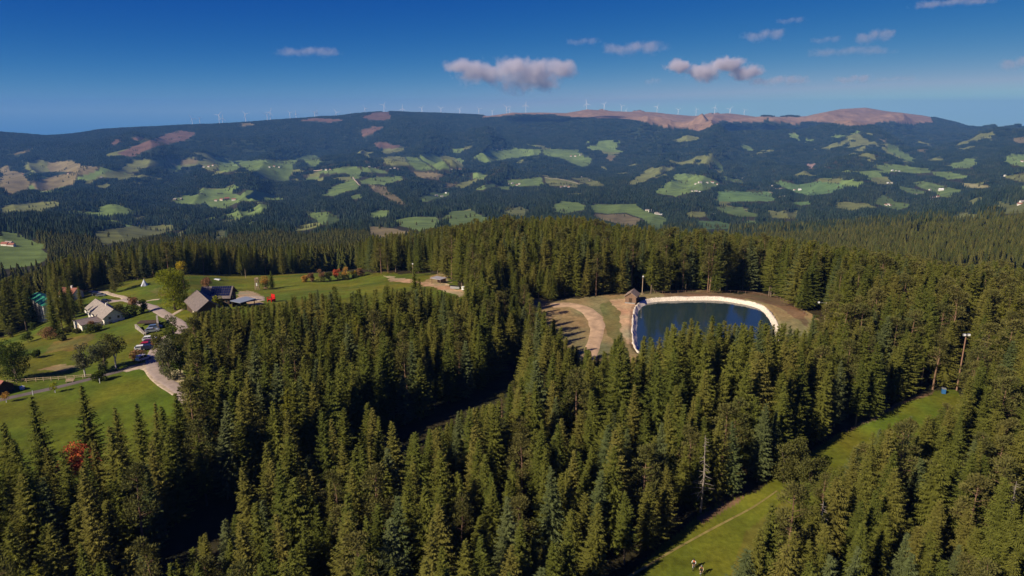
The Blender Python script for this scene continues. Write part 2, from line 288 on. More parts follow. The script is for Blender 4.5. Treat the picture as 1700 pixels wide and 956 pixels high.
def foliage(name, c1, c2, c3=None, trans=.25, varn=.25):
    """leaf material: hue differs from tree to tree (Object Info random) and slightly inside the crown"""
    m = bpy.data.materials.new(name); m.use_nodes = True; t = m.node_tree; t.nodes.clear()
    oi = t.nodes.new('ShaderNodeObjectInfo'); cr = t.nodes.new('ShaderNodeValToRGB'); e = cr.color_ramp.elements
    e[0].color = (*c1, 1); e[1].color = (*c2, 1)
    if c3: q = e.new(.55); q.color = (*c3, 1)
    t.links.new(oi.outputs['Random'], cr.inputs[0])
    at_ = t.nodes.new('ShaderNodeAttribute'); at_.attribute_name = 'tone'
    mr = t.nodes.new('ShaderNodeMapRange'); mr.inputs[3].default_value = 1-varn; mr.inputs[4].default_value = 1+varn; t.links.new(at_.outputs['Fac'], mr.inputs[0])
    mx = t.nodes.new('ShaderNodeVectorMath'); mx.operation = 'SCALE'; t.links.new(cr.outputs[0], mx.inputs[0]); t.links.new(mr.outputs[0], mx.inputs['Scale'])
    d = t.nodes.new('ShaderNodeBsdfDiffuse'); tr = t.nodes.new('ShaderNodeBsdfTranslucent'); ms = t.nodes.new('ShaderNodeMixShader'); ms.inputs[0].default_value = trans
    o = t.nodes.new('ShaderNodeOutputMaterial')
    t.links.new(mx.outputs[0], d.inputs[0]); t.links.new(mx.outputs[0], tr.inputs[0]); t.links.new(d.outputs[0], ms.inputs[1]); t.links.new(tr.outputs[0], ms.inputs[2]); t.links.new(ms.outputs[0], o.inputs[0])
    return m
M = {}
M['spruce'] = foliage('spruce_needles', (.092,.108,.022), (.165,.148,.036), (.128,.134,.026), .2, .3)
M['fir'] = foliage('fir_needles', (.090,.112,.040), (.115,.130,.050), None, .2, .3)
M['pine'] = foliage('pine_needles', (.105,.108,.032), (.145,.132,.04), None, .2, .25)
M['larch'] = foliage('larch_needles', (.13,.14,.02), (.17,.16,.02), None, .3, .2)
M['farwood'] = foliage('far_spruce_needles', (.016,.028,.018), (.040,.050,.030), (.026,.040,.023), 0, .35)
M['midwood'] = foliage('valley_spruce_needles', (.045,.052,.014), (.080,.074,.020), (.060,.062,.016), 0, .35)
M['bark'] = mat('bark', (.15,.11,.08), .9, noise=.3, nscale=4)
M['pinebark'] = mat('pine_bark', (.20,.12,.075), .9, noise=.3, nscale=3)
M['birch'] = mat('pale_bark', (.45,.42,.38), .8, noise=.3, nscale=4)

def newmesh(name, V, faces, mats, fmat=None, tone=None, smooth=False):
    """V (n,3); faces (m,k) array or list of arrays of different k"""
    me = bpy.data.meshes.new(name)
    fl = faces if isinstance(faces, list) else [faces]
    fl = [np.asarray(f, np.int32) for f in fl if len(f)]
    nl = sum(f.size for f in fl); nf = sum(len(f) for f in fl)
    me.vertices.add(len(V)); me.vertices.foreach_set('co', np.asarray(V, np.float32).ravel())
    me.loops.add(nl); me.polygons.add(nf)
    me.loops.foreach_set('vertex_index', np.concatenate([f.ravel() for f in fl]))
    tot = np.concatenate([np.full(len(f), f.shape[1], np.int32) for f in fl]); st = np.concatenate([[0], np.cumsum(tot)[:-1]]).astype(np.int32)
    me.polygons.foreach_set('loop_start', st)
    for m in mats: me.materials.append(m)
    if fmat is not None: me.polygons.foreach_set('material_index', np.asarray(fmat, np.int32))
    if smooth: me.polygons.foreach_set('use_smooth', np.ones(nf, bool))
    if tone is not None:
        a = me.attributes.new('tone', 'FLOAT', 'POINT'); a.data.foreach_set('value', np.asarray(tone, np.float32))
    me.update(calc_edges=True); me.validate()
    return me
def link(name, me, parent=None, loc=None, rot=None):
    o = bpy.data.objects.new(name, me); COL.objects.link(o)
    if parent is not None: o.parent = parent
    if loc is not None: o.location = loc
    if rot is not None: o.rotation_euler = rot
    return o
def tag(o, label=None, cat=None, group=None, kind=None):
    if label: o['label'] = label
    if cat: o['category'] = cat
    if group: o['group'] = group
    if kind: o['kind'] = kind
    return o
def empty(name, loc, rz=0, label=None, cat=None, group=None):
    e = bpy.data.objects.new(name, None); COL.objects.link(e); e.location = loc; e.rotation_euler = (0, 0, rz); e.empty_display_size = .5
    return tag(e, label, cat, group)

# ------------------------------------------------------------------ ground sheet
az = np.concatenate([np.linspace(R(-78), R(-45), 60, endpoint=False), np.linspace(R(-45), R(45), 1250), np.linspace(R(45), R(78), 61)[1:]])
rr = np.concatenate([np.arange(12, 60, 4.0), np.arange(60, 170, 1.0), np.arange(170, 300, .7), np.arange(300, 440, 1.4), np.geomspace(440, 12800, 520)])
A, RR = np.meshgrid(az, rr, indexing='ij')
X = (RR*np.sin(A)).ravel(); Y = (RR*np.cos(A)).ravel(); Z = ht(X, Y); RF = RR.ravel()
PX, PY = project(X, Y, Z)
C = np.tile(np.array([.035,.030,.014]), (len(X), 1))
C *= (1+.3*fbm(X/6, Y/6, 61, 2))[:, None]
fi = field_at(PX, PY, RF, X, Y)
pal = np.array([c for c, *_ in FB])
mf = fi >= 0
tint = 1+.25*vnoise(fi*3.7+.5, fi*1.3, 9)
C[mf] = pal[fi[mf]]*tint[mf, None]
mm = (RF > 5000) & ~mf; C[mm] = (.024,.034,.018)
stripe = 1+.12*fbm(X/160, Y/40, 71, 3)+.12*fbm(X/60, Y/60, 73, 3); C[mf] *= stripe[mf, None]
near = RF < 440
for c, P in NB:
    idx = np.nonzero(near)[0]
    qx = PX[idx]+3*fbm(X[idx]/5, Y[idx]/5, 81, 3); qy = PY[idx]+2.2*fbm(X[idx]/5, Y[idx]/5+40, 83, 3)
    s = inpoly(qx, qy, P); C[idx[s]] = c
idx = np.nonzero(near)[0]
n1 = fbm(X[idx]/9, Y[idx]/9, 91, 4); n2 = fbm(X[idx]/2.2, Y[idx]/2.2, 93, 3)
C[idx] *= (1+.16*n1+.14*n2)[:, None]; C[idx, 0] *= 1+.22*np.clip(fbm(X[idx]/14+5, Y[idx]/14, 95, 3), -1, 1)
C = np.clip(C, .004, .9)
na, nr = len(az), len(rr)
ii = np.arange(na*nr).reshape(na, nr)
Q = np.stack([ii[:-1, :-1], ii[:-1, 1:], ii[1:, 1:], ii[1:, :-1]], -1).reshape(-1, 4)[:, ::-1]
gm = mat('ground_cover', (.1,.1,.1), .95, spec=.1)
t = gm.node_tree; b = t.nodes['Principled BSDF']
an = t.nodes.new('ShaderNodeAttribute'); an.attribute_name = 'cover'
tc = t.nodes.new('ShaderNodeTexCoord')
ns = t.nodes.new('ShaderNodeTexNoise'); ns.inputs['Scale'].default_value = .9; ns.inputs['Detail'].default_value = 6; ns.inputs['Roughness'].default_value = .65
t.links.new(tc.outputs['Object'], ns.inputs['Vector'])
ns2 = t.nodes.new('ShaderNodeTexNoise'); ns2.inputs['Scale'].default_value = .02; ns2.inputs['Detail'].default_value = 8; ns2.inputs['Roughness'].default_value = .65; t.links.new(tc.outputs['Object'], ns2.inputs['Vector'])
ad = t.nodes.new('ShaderNodeMath'); ad.operation = 'ADD'; t.links.new(ns.outputs[0], ad.inputs[0]); t.links.new(ns2.outputs[0], ad.inputs[1])
mr = t.nodes.new('ShaderNodeMapRange'); mr.inputs[1].default_value = .65; mr.inputs[2].default_value = 1.35; mr.inputs[3].default_value = .55; mr.inputs[4].default_value = 1.45; t.links.new(ad.outputs[0], mr.inputs[0])
mx = t.nodes.new('ShaderNodeVectorMath'); mx.operation = 'SCALE'; t.links.new(an.outputs['Color'], mx.inputs[0]); t.links.new(mr.outputs[0], mx.inputs['Scale']); t.links.new(mx.outputs[0], b.inputs['Base Color'])
bp = t.nodes.new('ShaderNodeBump'); bp.inputs['Strength'].default_value = .6; bp.inputs['Distance'].default_value = .25; t.links.new(ns.outputs[0], bp.inputs['Height']); t.links.new(bp.outputs[0], b.inputs['Normal'])
me = newmesh('terrain', np.stack([X, Y, Z], 1), Q, [gm], smooth=True)
ca = me.attributes.new('cover', 'FLOAT_COLOR', 'POINT'); ca.data.foreach_set('color', np.concatenate([C, np.ones((len(C), 1))], 1).astype(np.float32).ravel())
tag(link('terrain', me), kind='structure')
ZMIN = float(Z.min())
del A, RR, PX, PY, C, Q, ii
#@@NEXT
# ------------------------------------------------------------------ conifers
def jit(a): return (random.random()*2-1)*a
class TB:
    """collects triangles and quads in numpy-friendly lists"""
    def __init__(s): s.v = []; s.t = []; s.q = []; s.tone = []; s.tm = []; s.qm = []
    def tri(s, a, b, c, tn=.5, m=0):
        n = len(s.v); s.v += [a, b, c]; s.tone += [tn]*3; s.t.append((n, n+1, n+2)); s.tm.append(m)
    def tube(s, pts, rads, k=6, tn=.5, m=0):
        n0 = len(s.v)
        for i, (p, r) in enumerate(zip(pts, rads)):
            d = Vector(pts[min(i+1, len(pts)-1)])-Vector(pts[max(i-1, 0)]); d.normalize()
            a = d.cross(Vector((1, .1, 0)) if abs(d.z) > .7 else Vector((0, 0, 1))).normalized(); b_ = d.cross(a)
            for j in range(k):
                an = 2*math.pi*j/k; q = Vector(p)+a*math.cos(an)*r+b_*math.sin(an)*r; s.v.append(tuple(q)); s.tone.append(tn)
        for i in range(len(pts)-1):
            for j in range(k):
                s.q.append((n0+i*k+j, n0+i*k+(j+1) % k, n0+(i+1)*k+(j+1) % k, n0+(i+1)*k+j)); s.qm.append(m)
    def mesh(s, name, mats):
        return newmesh(name, np.array(s.v), [np.array(s.t, np.int32).reshape(-1, 3), np.array(s.q, np.int32).reshape(-1, 4)], mats, fmat=s.tm+s.qm, tone=s.tone)
def conifer(seed, H=20., Rb=2.9, low=.08, taper=.85, dens=1., gap=.0, droop=.25, twig=1.12, step=.64, irregular=.2, top_round=0):
    """whorled conifer; returns (crown TB, trunk TB)"""
    random.seed(seed); cr = TB(); tk = TB()
    lean = (jit(.25), jit(.25))
    tk.tube([(lean[0]*k/4, lean[1]*k/4, H*k/4.2 - (.6 if k == 0 else 0)) for k in range(5)], [H*.0125, H*.010, H*.0075, H*.0045, .02], 6)
    z = H*low; ph = random.random()*6.28
    lob = [random.uniform(1-irregular, 1+irregular) for _ in range(9)]
    while z < H-.25:
        tt = z/H; q = (1-tt)/(1-low)
        rad = Rb*(q**taper)*(1 if not top_round else min(1, 1.15*(1-(1-q)**3)))
        rad *= min(1, .55+3.2*(tt-low)) if tt < low+.14 else 1
        rad = rad*(1+.13*math.sin(z*2.7+seed)) + .12
        nb = max(5, int((6+rad*1.5)*dens)); ph += 1.1
        for b in range(nb):
            if random.random() < gap: continue
            a = ph+2*math.pi*b/nb+jit(.3); L = rad*lob[int((a % 6.283)/6.283*9) % 9]*random.uniform(.72, 1.12)
            ca, sa = math.cos(a), math.sin(a)
            up = .55*max(0, tt-.35)-droop*(1-tt); zz = z+jit(step*.6)
            n = max(2, int(L/.31)); tn = random.uniform(.15, .85)
            prev = None
            for k in range(n+1):
                s = (k+.25)/(n+.25); rr_ = L*s
                pz = zz+up*rr_ - droop*.35*L*s*(1-s)*1.6 + .10*L*s*s
                p = (ca*rr_+lean[0]*tt, sa*rr_+lean[1]*tt, pz)
                wid = (.34+.34*(1-s))*twig*(.55+.45*min(1, L/1.6))
                for sd_ in (-1, 1):
                    fa = a+sd_*random.uniform(.5, 1.05); fl = wid*random.uniform(.8, 1.35)
                    tip = (p[0]+math.cos(fa)*fl, p[1]+math.sin(fa)*fl, p[2]-fl*random.uniform(.1, .55))
                    w2 = .14*twig
                    cr.tri((p[0]-ca*w2, p[1]-sa*w2, p[2]+.03), (p[0]+ca*w2, p[1]+sa*w2, p[2]+.02), tip, tn+.15*s)
                if k == n:
                    tip = (p[0]+ca*.38*twig, p[1]+sa*.38*twig, p[2]+.05)
                    cr.tri((p[0]-sa*.12, p[1]+ca*.12, p[2]), (p[0]+sa*.12, p[1]-ca*.12, p[2]), tip, tn+.2)
                if k and k < n and random.random() < .6:   # hanging twiglets
                    hx = jit(.18); cr.tri((p[0]-sa*.15, p[1]+ca*.15, p[2]), (p[0]+sa*.15, p[1]-ca*.15, p[2]), (p[0]+hx, p[1]+jit(.18), p[2]-.45*twig*random.uniform(.6, 1.2)), tn-.1)
        z += step*random.uniform(.8, 1.2)*(1.0-.35*tt)
    for k in range(3):
        a = k*2.1; cr.tri((math.cos(a)*.07+lean[0], math.sin(a)*.07+lean[1], H-.9), (-math.sin(a)*.07+lean[0], math.cos(a)*.07+lean[1], H-.9), (lean[0], lean[1], H+.25), .6)
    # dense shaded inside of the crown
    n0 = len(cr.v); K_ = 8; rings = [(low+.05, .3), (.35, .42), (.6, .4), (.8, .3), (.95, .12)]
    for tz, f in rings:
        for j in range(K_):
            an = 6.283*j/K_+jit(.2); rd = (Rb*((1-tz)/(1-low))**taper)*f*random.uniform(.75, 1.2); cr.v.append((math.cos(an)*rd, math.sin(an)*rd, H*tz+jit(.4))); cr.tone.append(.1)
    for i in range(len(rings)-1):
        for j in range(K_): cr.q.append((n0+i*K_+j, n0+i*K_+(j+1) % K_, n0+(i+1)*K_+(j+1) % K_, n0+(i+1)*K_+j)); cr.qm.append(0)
    return cr, tk
def pine(seed, H=20.):
    """tall bare trunk, loose irregular crown in the upper part"""
    random.seed(seed); cr = TB(); tk = TB()
    tk.tube([(0, 0, -.6), (jit(.2), jit(.2), H*.3), (jit(.4), jit(.4), H*.6), (0, 0, H*.95)], [H*.014, H*.011, H*.007, .04], 7)
    for k in range(34):
        tz = random.uniform(.42, .97); a = random.random()*6.283; L = 2.6*math.sin(min(1, (1.02-tz)/.5)*1.5)*random.uniform(.5, 1.05)+.3
        p0 = (0, 0, H*tz-.5); c = Vector((math.cos(a)*L, math.sin(a)*L, H*tz+L*.18)); tk.tube([p0, tuple(c)], [.05, .02], 4)
        tn = random.uniform(.1, .9)
        for j in range(150):
            d = Vector((jit(1), jit(1), jit(1)))
            if d.length > 1: continue
            q = c+Vector((d.x*1.15, d.y*1.15, d.z*.6)); f = d.normalized()*.4; s = Vector((jit(1), jit(1), jit(.6))).normalized()*.16
            cr.tri(tuple(q-s), tuple(q+s), tuple(q+f+Vector((0, 0, .12))), tn+.2*d.z)
    return cr, tk
PROTO = []   # (kind, crown mesh, trunk mesh, H)
def add_proto(kind, cr, tk, H, fm, bm_):
    PROTO.append((kind, cr.mesh(kind+'_crown', [fm]), tk.mesh(kind+'_trunk', [bm_]), H))
specs = [(8, dict(Rb=3.3, droop=.4, taper=.85, gap=.08, irregular=.3)), (9, dict(Rb=3.9, droop=.2, taper=1.1, step=.8, irregular=.25)), (10, dict(Rb=3.0, gap=.22, low=.25, irregular=.45, droop=.3)), (1, dict(Rb=3.7, taper=.95)), (2, dict(Rb=3.1, droop=.35, taper=.9)), (3, dict(Rb=4.1, irregular=.3, taper=1.05)), (4, dict(Rb=3.4, gap=.12, low=.14)), (5, dict(Rb=3.8, droop=.15, irregular=.35, taper=.95)),
         (6, dict(Rb=2.9, taper=.8, low=.2, gap=.1, irregular=.35)), (7, dict(Rb=4.3, droop=.3, taper=1.05))]
for s_, kw in specs: c_, t_ = conifer(s_, **kw); add_proto('spruce', c_, t_, 20, M['spruce'], M['bark'])
for s_, kw in [(21, dict(Rb=3.7, droop=.05, twig=1.3, step=.8, taper=.95)), (22, dict(Rb=3.1, droop=.1, twig=1.3, step=.75))]:
    c_, t_ = conifer(s_, **kw); add_proto('fir', c_, t_, 20, M['fir'], M['bark'])
for s_ in (31, 32): c_, t_ = pine(s_); add_proto('pine', c_, t_, 20, M['pine'], M['pinebark'])
c_, t_ = conifer(41, Rb=3.3, gap=.2, droop=.1, twig=.95, irregular=.35, dens=.9); add_proto('larch', c_, t_, 20, M['larch'], M['bark'])
KIDX = {k: [i for i, p in enumerate(PROTO) if p[0] == k] for k in ('spruce', 'fir', 'pine', 'larch')}

# light conifers for the middle distance and small wood patches for the far slopes
def lowtree(tb, x, y, z0, H, Rb, lv, K_, m=0, full=True):
    tn = random.random()
    for i in range(lv):
        t0 = .06+.94*i/lv; zt = z0+H*min(1, t0+1.75/lv); rd = Rb*(1-t0)**.8*random.uniform(.85, 1.15); zb = z0+H*t0; ph = random.random()*6.28
        pts = []
        for j in range(K_):
            a = ph+6.283*j/K_; q = rd*(1.15 if j % 2 else .62)*random.uniform(.85, 1.15); pts.append((x+math.cos(a)*q, y+math.sin(a)*q, zb-.25*q*(j % 2)+jit(.2)))
        for j in range(K_): tb.tri(pts[j], pts[(j+1) % K_], (x, y, zt), tn+jit(.15), m)
def collection_of(name, meshes):
    c = bpy.data.collections.new(name)
    for i, m_ in enumerate(meshes):
        o = bpy.data.objects.new('%s_%02d' % (name, i), m_); c.objects.link(o)
    return c
MID = []
for s_ in range(6):
    random.seed(100+s_); tb = TB(); lowtree(tb, 0, 0, -1, 19, random.uniform(3.2, 4.2), 13, 10); MID.append(tb.mesh('mid_spruce', [M['midwood']]))
def patch(seed, size, n, H, m_):
    random.seed(seed); tb = TB(); g = int(math.sqrt(n)+.5)
    for i in range(g):
        for j in range(g):
            h = H*random.uniform(.65, 1.15); lowtree(tb, (i+.5-g/2+jit(.45))*size/g, (j+.5-g/2+jit(.45))*size/g, -6, h+6, random.uniform(2.6, 3.8)*(size/g/5.5 if size > 30 else 1)*1.0, 3, 6)
    return tb.mesh('wood_patch', [m_])
P20 = [patch(200+i, 21, 9, 19, M['farwood']) for i in range(5)]
P20 += [patch(240+i, 21, 9, 19, M['midwood']) for i in range(3)]
P40 = [patch(300+i, 44, 36, 18, M['farwood']) for i in range(5)]
def instancer(name, pts, idx, rotz, scl, col, tilt=None):
    me = bpy.data.meshes.new(name); n = len(pts); me.vertices.add(n); me.vertices.foreach_set('co', np.asarray(pts, np.float32).ravel())
    a = me.attributes.new('pid', 'INT', 'POINT'); a.data.foreach_set('value', np.asarray(idx, np.int32))
    rv = np.zeros((n, 3), np.float32); rv[:, 2] = rotz
    if tilt is not None: rv[:, :2] = tilt
    a = me.attributes.new('rot', 'FLOAT_VECTOR', 'POINT'); a.data.foreach_set('vector', rv.ravel())
    a = me.attributes.new('scl', 'FLOAT_VECTOR', 'POINT'); a.data.foreach_set('vector', np.asarray(scl, np.float32).ravel())
    o = link(name, me)
    ng = bpy.data.node_groups.new(name, 'GeometryNodeTree'); ng.interface.new_socket('Geometry', in_out='INPUT', socket_type='NodeSocketGeometry'); ng.interface.new_socket('Geometry', in_out='OUTPUT', socket_type='NodeSocketGeometry')
    gi = ng.nodes.new('NodeGroupInput'); go = ng.nodes.new('NodeGroupOutput'); ip = ng.nodes.new('GeometryNodeInstanceOnPoints'); ci = ng.nodes.new('GeometryNodeCollectionInfo')
    ci.inputs['Collection'].default_value = col; ci.inputs['Separate Children'].default_value = True; ci.inputs['Reset Children'].default_value = True
    def na(nm, ty):
        q = ng.nodes.new('GeometryNodeInputNamedAttribute'); q.data_type = ty; q.inputs['Name'].default_value = nm; return q.outputs['Attribute']
    e2r = ng.nodes.new('FunctionNodeEulerToRotation'); ng.links.new(na('rot', 'FLOAT_VECTOR'), e2r.inputs[0])
    ng.links.new(gi.outputs[0], ip.inputs['Points']); ng.links.new(ci.outputs[0], ip.inputs['Instance']); ip.inputs['Pick Instance'].default_value = True
    ng.links.new(na('pid', 'INT'), ip.inputs['Instance Index']); ng.links.new(e2r.outputs[0], ip.inputs['Rotation']); ng.links.new(na('scl', 'FLOAT_VECTOR'), ip.inputs['Scale'])
    ng.links.new(ip.outputs[0], go.inputs[0])
    md = o.modifiers.new('scatter', 'NODES'); md.node_group = ng
    return o
# --- far wood
def scatter(cell, r0, r1, azlim=R(43)):
    xs = np.arange(-r1*math.sin(azlim), r1*math.sin(azlim), cell); ys = np.arange(r0*math.cos(azlim)*.9, r1, cell)
    x, y = np.meshgrid(xs, ys); x = x.ravel()+rng.uniform(-.4, .4, x.size)*cell; y = y.ravel()+rng.uniform(-.4, .4, y.size)*cell
    r = np.hypot(x, y); a = np.arctan2(x, y); k = (r > r0) & (r < r1) & (np.abs(a) < azlim); return x[k], y[k], r[k], a[k]
def in_field(x, y, z, r, margin=0):
    px, py = project(x, y, z); f = field_at(px, py, r, x, y) >= 0
    px, py = project(x, y, z+15); f |= field_at(px, py, r, x, y) >= 0
    px, py = project(x, y, z+7); f |= field_at(px, py, r, x, y) >= 0
    if margin:
        for dx, dy in ((margin, 0), (-margin, 0), (0, margin), (0, -margin)):
            zz = ht(x+dx, y+dy); px, py = project(x+dx, y+dy, zz); f |= field_at(px, py, r, x, y) >= 0
    return f
fx, fy, fr_, fa_ = scatter(38, 3300, 12000)
k = fr_ < ridge_r(fa_)*1.03; fx, fy, fr_, fa_ = fx[k], fy[k], fr_[k], fa_[k]
fz = ht(fx, fy); px_, py_ = project(fx, fy, fz)
f_ = in_field(fx, fy, fz, fr_, 8)
fk = np.zeros(len(fx), bool); fld = f_
keep = ~f_ | (rng.random(len(fx)) < .0)
fx, fy, fz, fr_ = fx[keep], fy[keep], fz[keep], fr_[keep]
n = len(fx); s_ = rng.uniform(.85, 1.1, n)
hs_ = s_*np.interp(fr_, [3300, 9000], [1, .75])
o = instancer('valley_woods', np.stack([fx, fy, fz-.5], 1), rng.integers(0, len(P40), n), rng.integers(0, 4, n)*math.pi/2, np.stack([s_, s_, hs_], 1), collection_of('wood_patch_large', P40))
tag(o, 'dark blue-green spruce woods covering the far slopes up to the long ridge', 'woods', kind='stuff')
print('far patches', n)
fx, fy, fr_, fa_ = scatter(19.5, 1250, 3320)
fz = ht(fx, fy); f_ = in_field(fx, fy, fz, fr_, 4); keep = ~f_
fx, fy, fz, fr_, fa_ = fx[keep], fy[keep], fz[keep], fr_[keep], fa_[keep]
n = len(fx); s_ = rng.uniform(.85, 1.15, n)
warm = rng.random(n) < np.clip((1900-fr_)/900, 0, 1)*np.clip((fa_-R(8))/R(10), 0, 1)
pid = np.where(warm, rng.integers(5, 8, n), rng.integers(0, 5, n))
o = instancer('valley_forest', np.stack([fx, fy, fz-.5], 1), pid, rng.uniform(0, 6.28, n), np.stack([s_, s_, s_*rng.uniform(.9, 1.15, n)], 1), collection_of('wood_patch_small', P20))
tag(o, 'dark spruce forest between the farm fields on the lower valley slopes', 'forest', kind='stuff')
print('mid patches', n)
fx, fy, fr_, fa_ = scatter(6.3, 455, 1260)
fz = ht(fx, fy); f_ = in_field(fx, fy, fz, fr_); keep = ~f_
fx, fy, fz, fr_ = fx[keep], fy[keep], fz[keep], fr_[keep]
st_ = np.interp(np.arctan2(fx, fy), sil_az, sil_tan); room = (st_-.004)*fr_+CAMZ-fz; keep = (fr_ > 720) | (room > 6); fx, fy, fz, fr_, room = (q[keep] for q in (fx, fy, fz, fr_, room))
n = len(fx); s_ = rng.uniform(.75, 1.15, n); s_ = np.where(fr_ < 720, np.minimum(s_, room/19), s_)
o = instancer('hillside_forest', np.stack([fx, fy, fz], 1), rng.integers(0, len(MID), n), rng.uniform(0, 6.28, n), np.stack([s_, s_, s_*rng.uniform(.85, 1.1, n)], 1), collection_of('mid_spruces', MID))
tag(o, 'olive green spruce forest falling away behind the plateau towards the valley', 'forest', kind='stuff')
print('mid trees', n)
# lone trees and hedges in the fields
hx, hy, hr, ha = scatter(17, 900, 7500)
hz = ht(hx, hy); f_ = in_field(hx, hy, hz, hr)
dn = .75*fbm(hx/75, hy/75, 55, 3)+.35*(1-4*np.abs(vnoise(hx/210, hy/210, 57)))
keep = f_ & (rng.random(len(hx)) < np.clip((dn-.36)*1.6, 0.006, .8))
hx, hy, hz = hx[keep], hy[keep], hz[keep]; n = len(hx); print('field trees', n)
s_ = rng.uniform(.3, .75, n)
o = instancer('field_copses', np.stack([hx, hy, hz], 1), rng.integers(0, len(MID), n), rng.uniform(0, 6.28, n), np.stack([s_*1.7, s_*1.7, s_], 1), collection_of('copse_trees', MID))
tag(o, 'scattered small trees and hedges dotting the farm fields in the valley', 'copses', kind='stuff')

# ------------------------------------------------------------------ near forest: trees keep out of the open places the photo shows
KEEP = [
 [(905,505),(960,497),(1040,490),(1060,470),(1068,470),(1070,485),(1170,485),(1260,490),(1312,506),(1345,528),(1350,548),(1335,548),(1300,532),(1285,538),(1268,526),(1255,550),(1243,538),(1232,530),(1222,545),(1208,524),(1197,538),(1189,514),(1180,538),(1172,525),(1162,540),(1150,525),(1140,542),(1127,528),(1117,543),(1106,536),(1098,558),(1089,577),(1080,558),(1072,553),(1064,575),(1050,600),(1040,575),(1028,550),(1018,572),(990,592),(975,575),(950,572),(930,570),(948,552),(940,530),(920,515)],
 [(-20,715),(-20,640),(0,612),(50,600),(40,575),(90,545),(115,550),(118,530),(125,505),(150,488),(180,480),(235,470),(240,458),(250,458),(300,463),(345,462),(420,460),(420,452),(435,452),(438,460),(500,455),(560,440),(600,445),(640,455),(700,466),(715,448),(740,458),(772,478),(778,490),(765,491),(735,482),(715,474),(690,470),(677,474),(655,481),(644,467),(629,472),(612,483),(597,478),(574,486),(560,467),(544,485),(530,485),(518,478),(504,490),(492,480),(480,499),(465,500),(445,500),(430,506),(405,505),(385,508),(360,505),(345,515),(330,518),(312,512),(308,530),(290,530),(268,530),(262,560),(262,600),(268,630),(285,648),(300,655),(285,668),(270,672),(254,672),(245,685),(226,672),(212,690),(190,678),(180,700),(170,722),(132,735),(125,722),(118,735),(99,735),(88,715),(70,712),(51,665),(35,700),(26,722),(10,715)],
 [(1030,966),(1080,928),(1125,888),(1150,852),(1206,828),(1250,808),(1266,818),(1248,860),(1235,885),(1222,920),(1208,966)],
 [(1330,800),(1325,785),(1375,738),(1420,708),(1481,670),(1525,650),(1585,645),(1588,560),(1610,550),(1610,565),(1596,655),(1560,680),(1541,695),(1531,668),(1520,690),(1490,696),(1470,705),(1448,722),(1400,752),(1375,780)],
 [(885,600),(855,632),(815,668),(770,676),(735,704),(700,714),(640,742),(570,770),(530,790),(480,806),(420,838),(350,876),(300,920),(250,945),(290,895),(380,833),(480,796),(590,750),(700,696),(800,646),(870,602)],
 [(52,488),(84,488),(92,530),(74,530),(60,512)],[(1350,498),(1372,498),(1374,545),(1362,545)]]
NOBASE = [ # ground pixels on which no tree stands at all
 [(870,500),(960,494),(1040,488),(1170,482),(1265,488),(1310,503),(1338,525),(1352,565),(1320,620),(1240,638),(1100,638),(1040,620),(1000,600),(930,590),(890,560)],
 [(-420,640),(0,560),(60,545),(100,500),(180,470),(300,455),(420,457),(520,452),(640,452),(735,455),(790,490),(760,540),(480,560),(330,560),(330,680),(300,800),(200,840),(-420,900)],
 [(930,1090),(1045,956),(1160,850),(1262,812),(1380,728),(1481,674),(1525,652),(1590,646),(1602,665),(1550,725),(1445,795),(1350,848),(1275,925),(1150,1120)],
 [(880,612),(800,672),(700,722),(600,768),(590,760),(700,706),(800,656),(872,610)]]
def clear_hit(x, y, z, h, wid):
    """True where a tree of height h would cover an open place"""
    hit = np.zeros(x.shape, bool)
    for f in (.08, .3, .5, .7, .85, 1.0):
        for s in (-.7, 0, .7):
            px, py = project(x+s*wid*(1-f), y, z+h*f)
            for P in KEEP: hit |= inpoly(px, py, P)
    return hit
def near_scatter(cell, r0, r1):
    x, y, r, a = scatter(cell, r0, r1, R(47)); z = ht(x, y); bx, by = project(x, y, z)
    bad = np.zeros(x.shape, bool)
    qx = bx+4*fbm(x/7, y/7, 5, 2); qy = by+3*fbm(x/7, y/7, 6, 2)
    for P in NOBASE: bad |= inpoly(qx, qy, P)
    x, y, r, a, z, bx, by = (v[~bad] for v in (x, y, r, a, z, bx, by))
    h = np.interp(r, [60, 130, 230, 300], [14.2, 15.8, 19.2, 21.5])+2.4*fbm(x/28, y/28, 7, 3)+rng.uniform(-4, 3.5, len(x)); fp = (bx > 1020) & (bx < 1330) & (by > 630) & (by < 760); h = np.where(fp, 22+rng.uniform(-5, 3, len(x)), h); h *= np.where(rng.random(len(x)) < .10, .6, 1)
    h = np.where((bx > 815) & (bx < 925) & (by > 488) & (by < 610), h*.62, h)
    h = np.where(h < 7, 7, h)
    st = np.interp(a, sil_az, sil_tan)+rng.uniform(-.009, .002, len(x))           # tree line seen against the valley
    hmax = st*r+CAMZ-z; far = r > 215; h = np.where(far, np.minimum(h, hmax), h)
    ok = h > 6.5
    for _ in range(22):
        c = clear_hit(x, y, z, h, 2.6*h/20) & ok
        h = np.where(c, h*.96-.12, h)
        ok &= h > 6.0
    ok &= ~clear_hit(x, y, z, h, 2.6*h/20)
    return tuple(v[ok] for v in (x, y, z, h, r, a))
parts = [near_scatter(4.15, 52, 300), near_scatter(5.4, 300, 462)]
tx, ty, tz, th, tr_, ta = (np.concatenate([p[i] for p in parts]) for i in range(6))
m = ~((tr_ > 298) & (tr_ < 302)); tx, ty, tz, th, tr_, ta = (v[m] for v in (tx, ty, tz, th, tr_, ta))
n = len(tx); print('near trees', n)
nz = fbm(tx/22, ty/22, 77, 2); u_ = rng.random(n)
kind = np.full(n, 'spruce', dtype=object)
kind[(u_ < .07) | ((nz > .62) & (u_ < .30))] = 'fir'
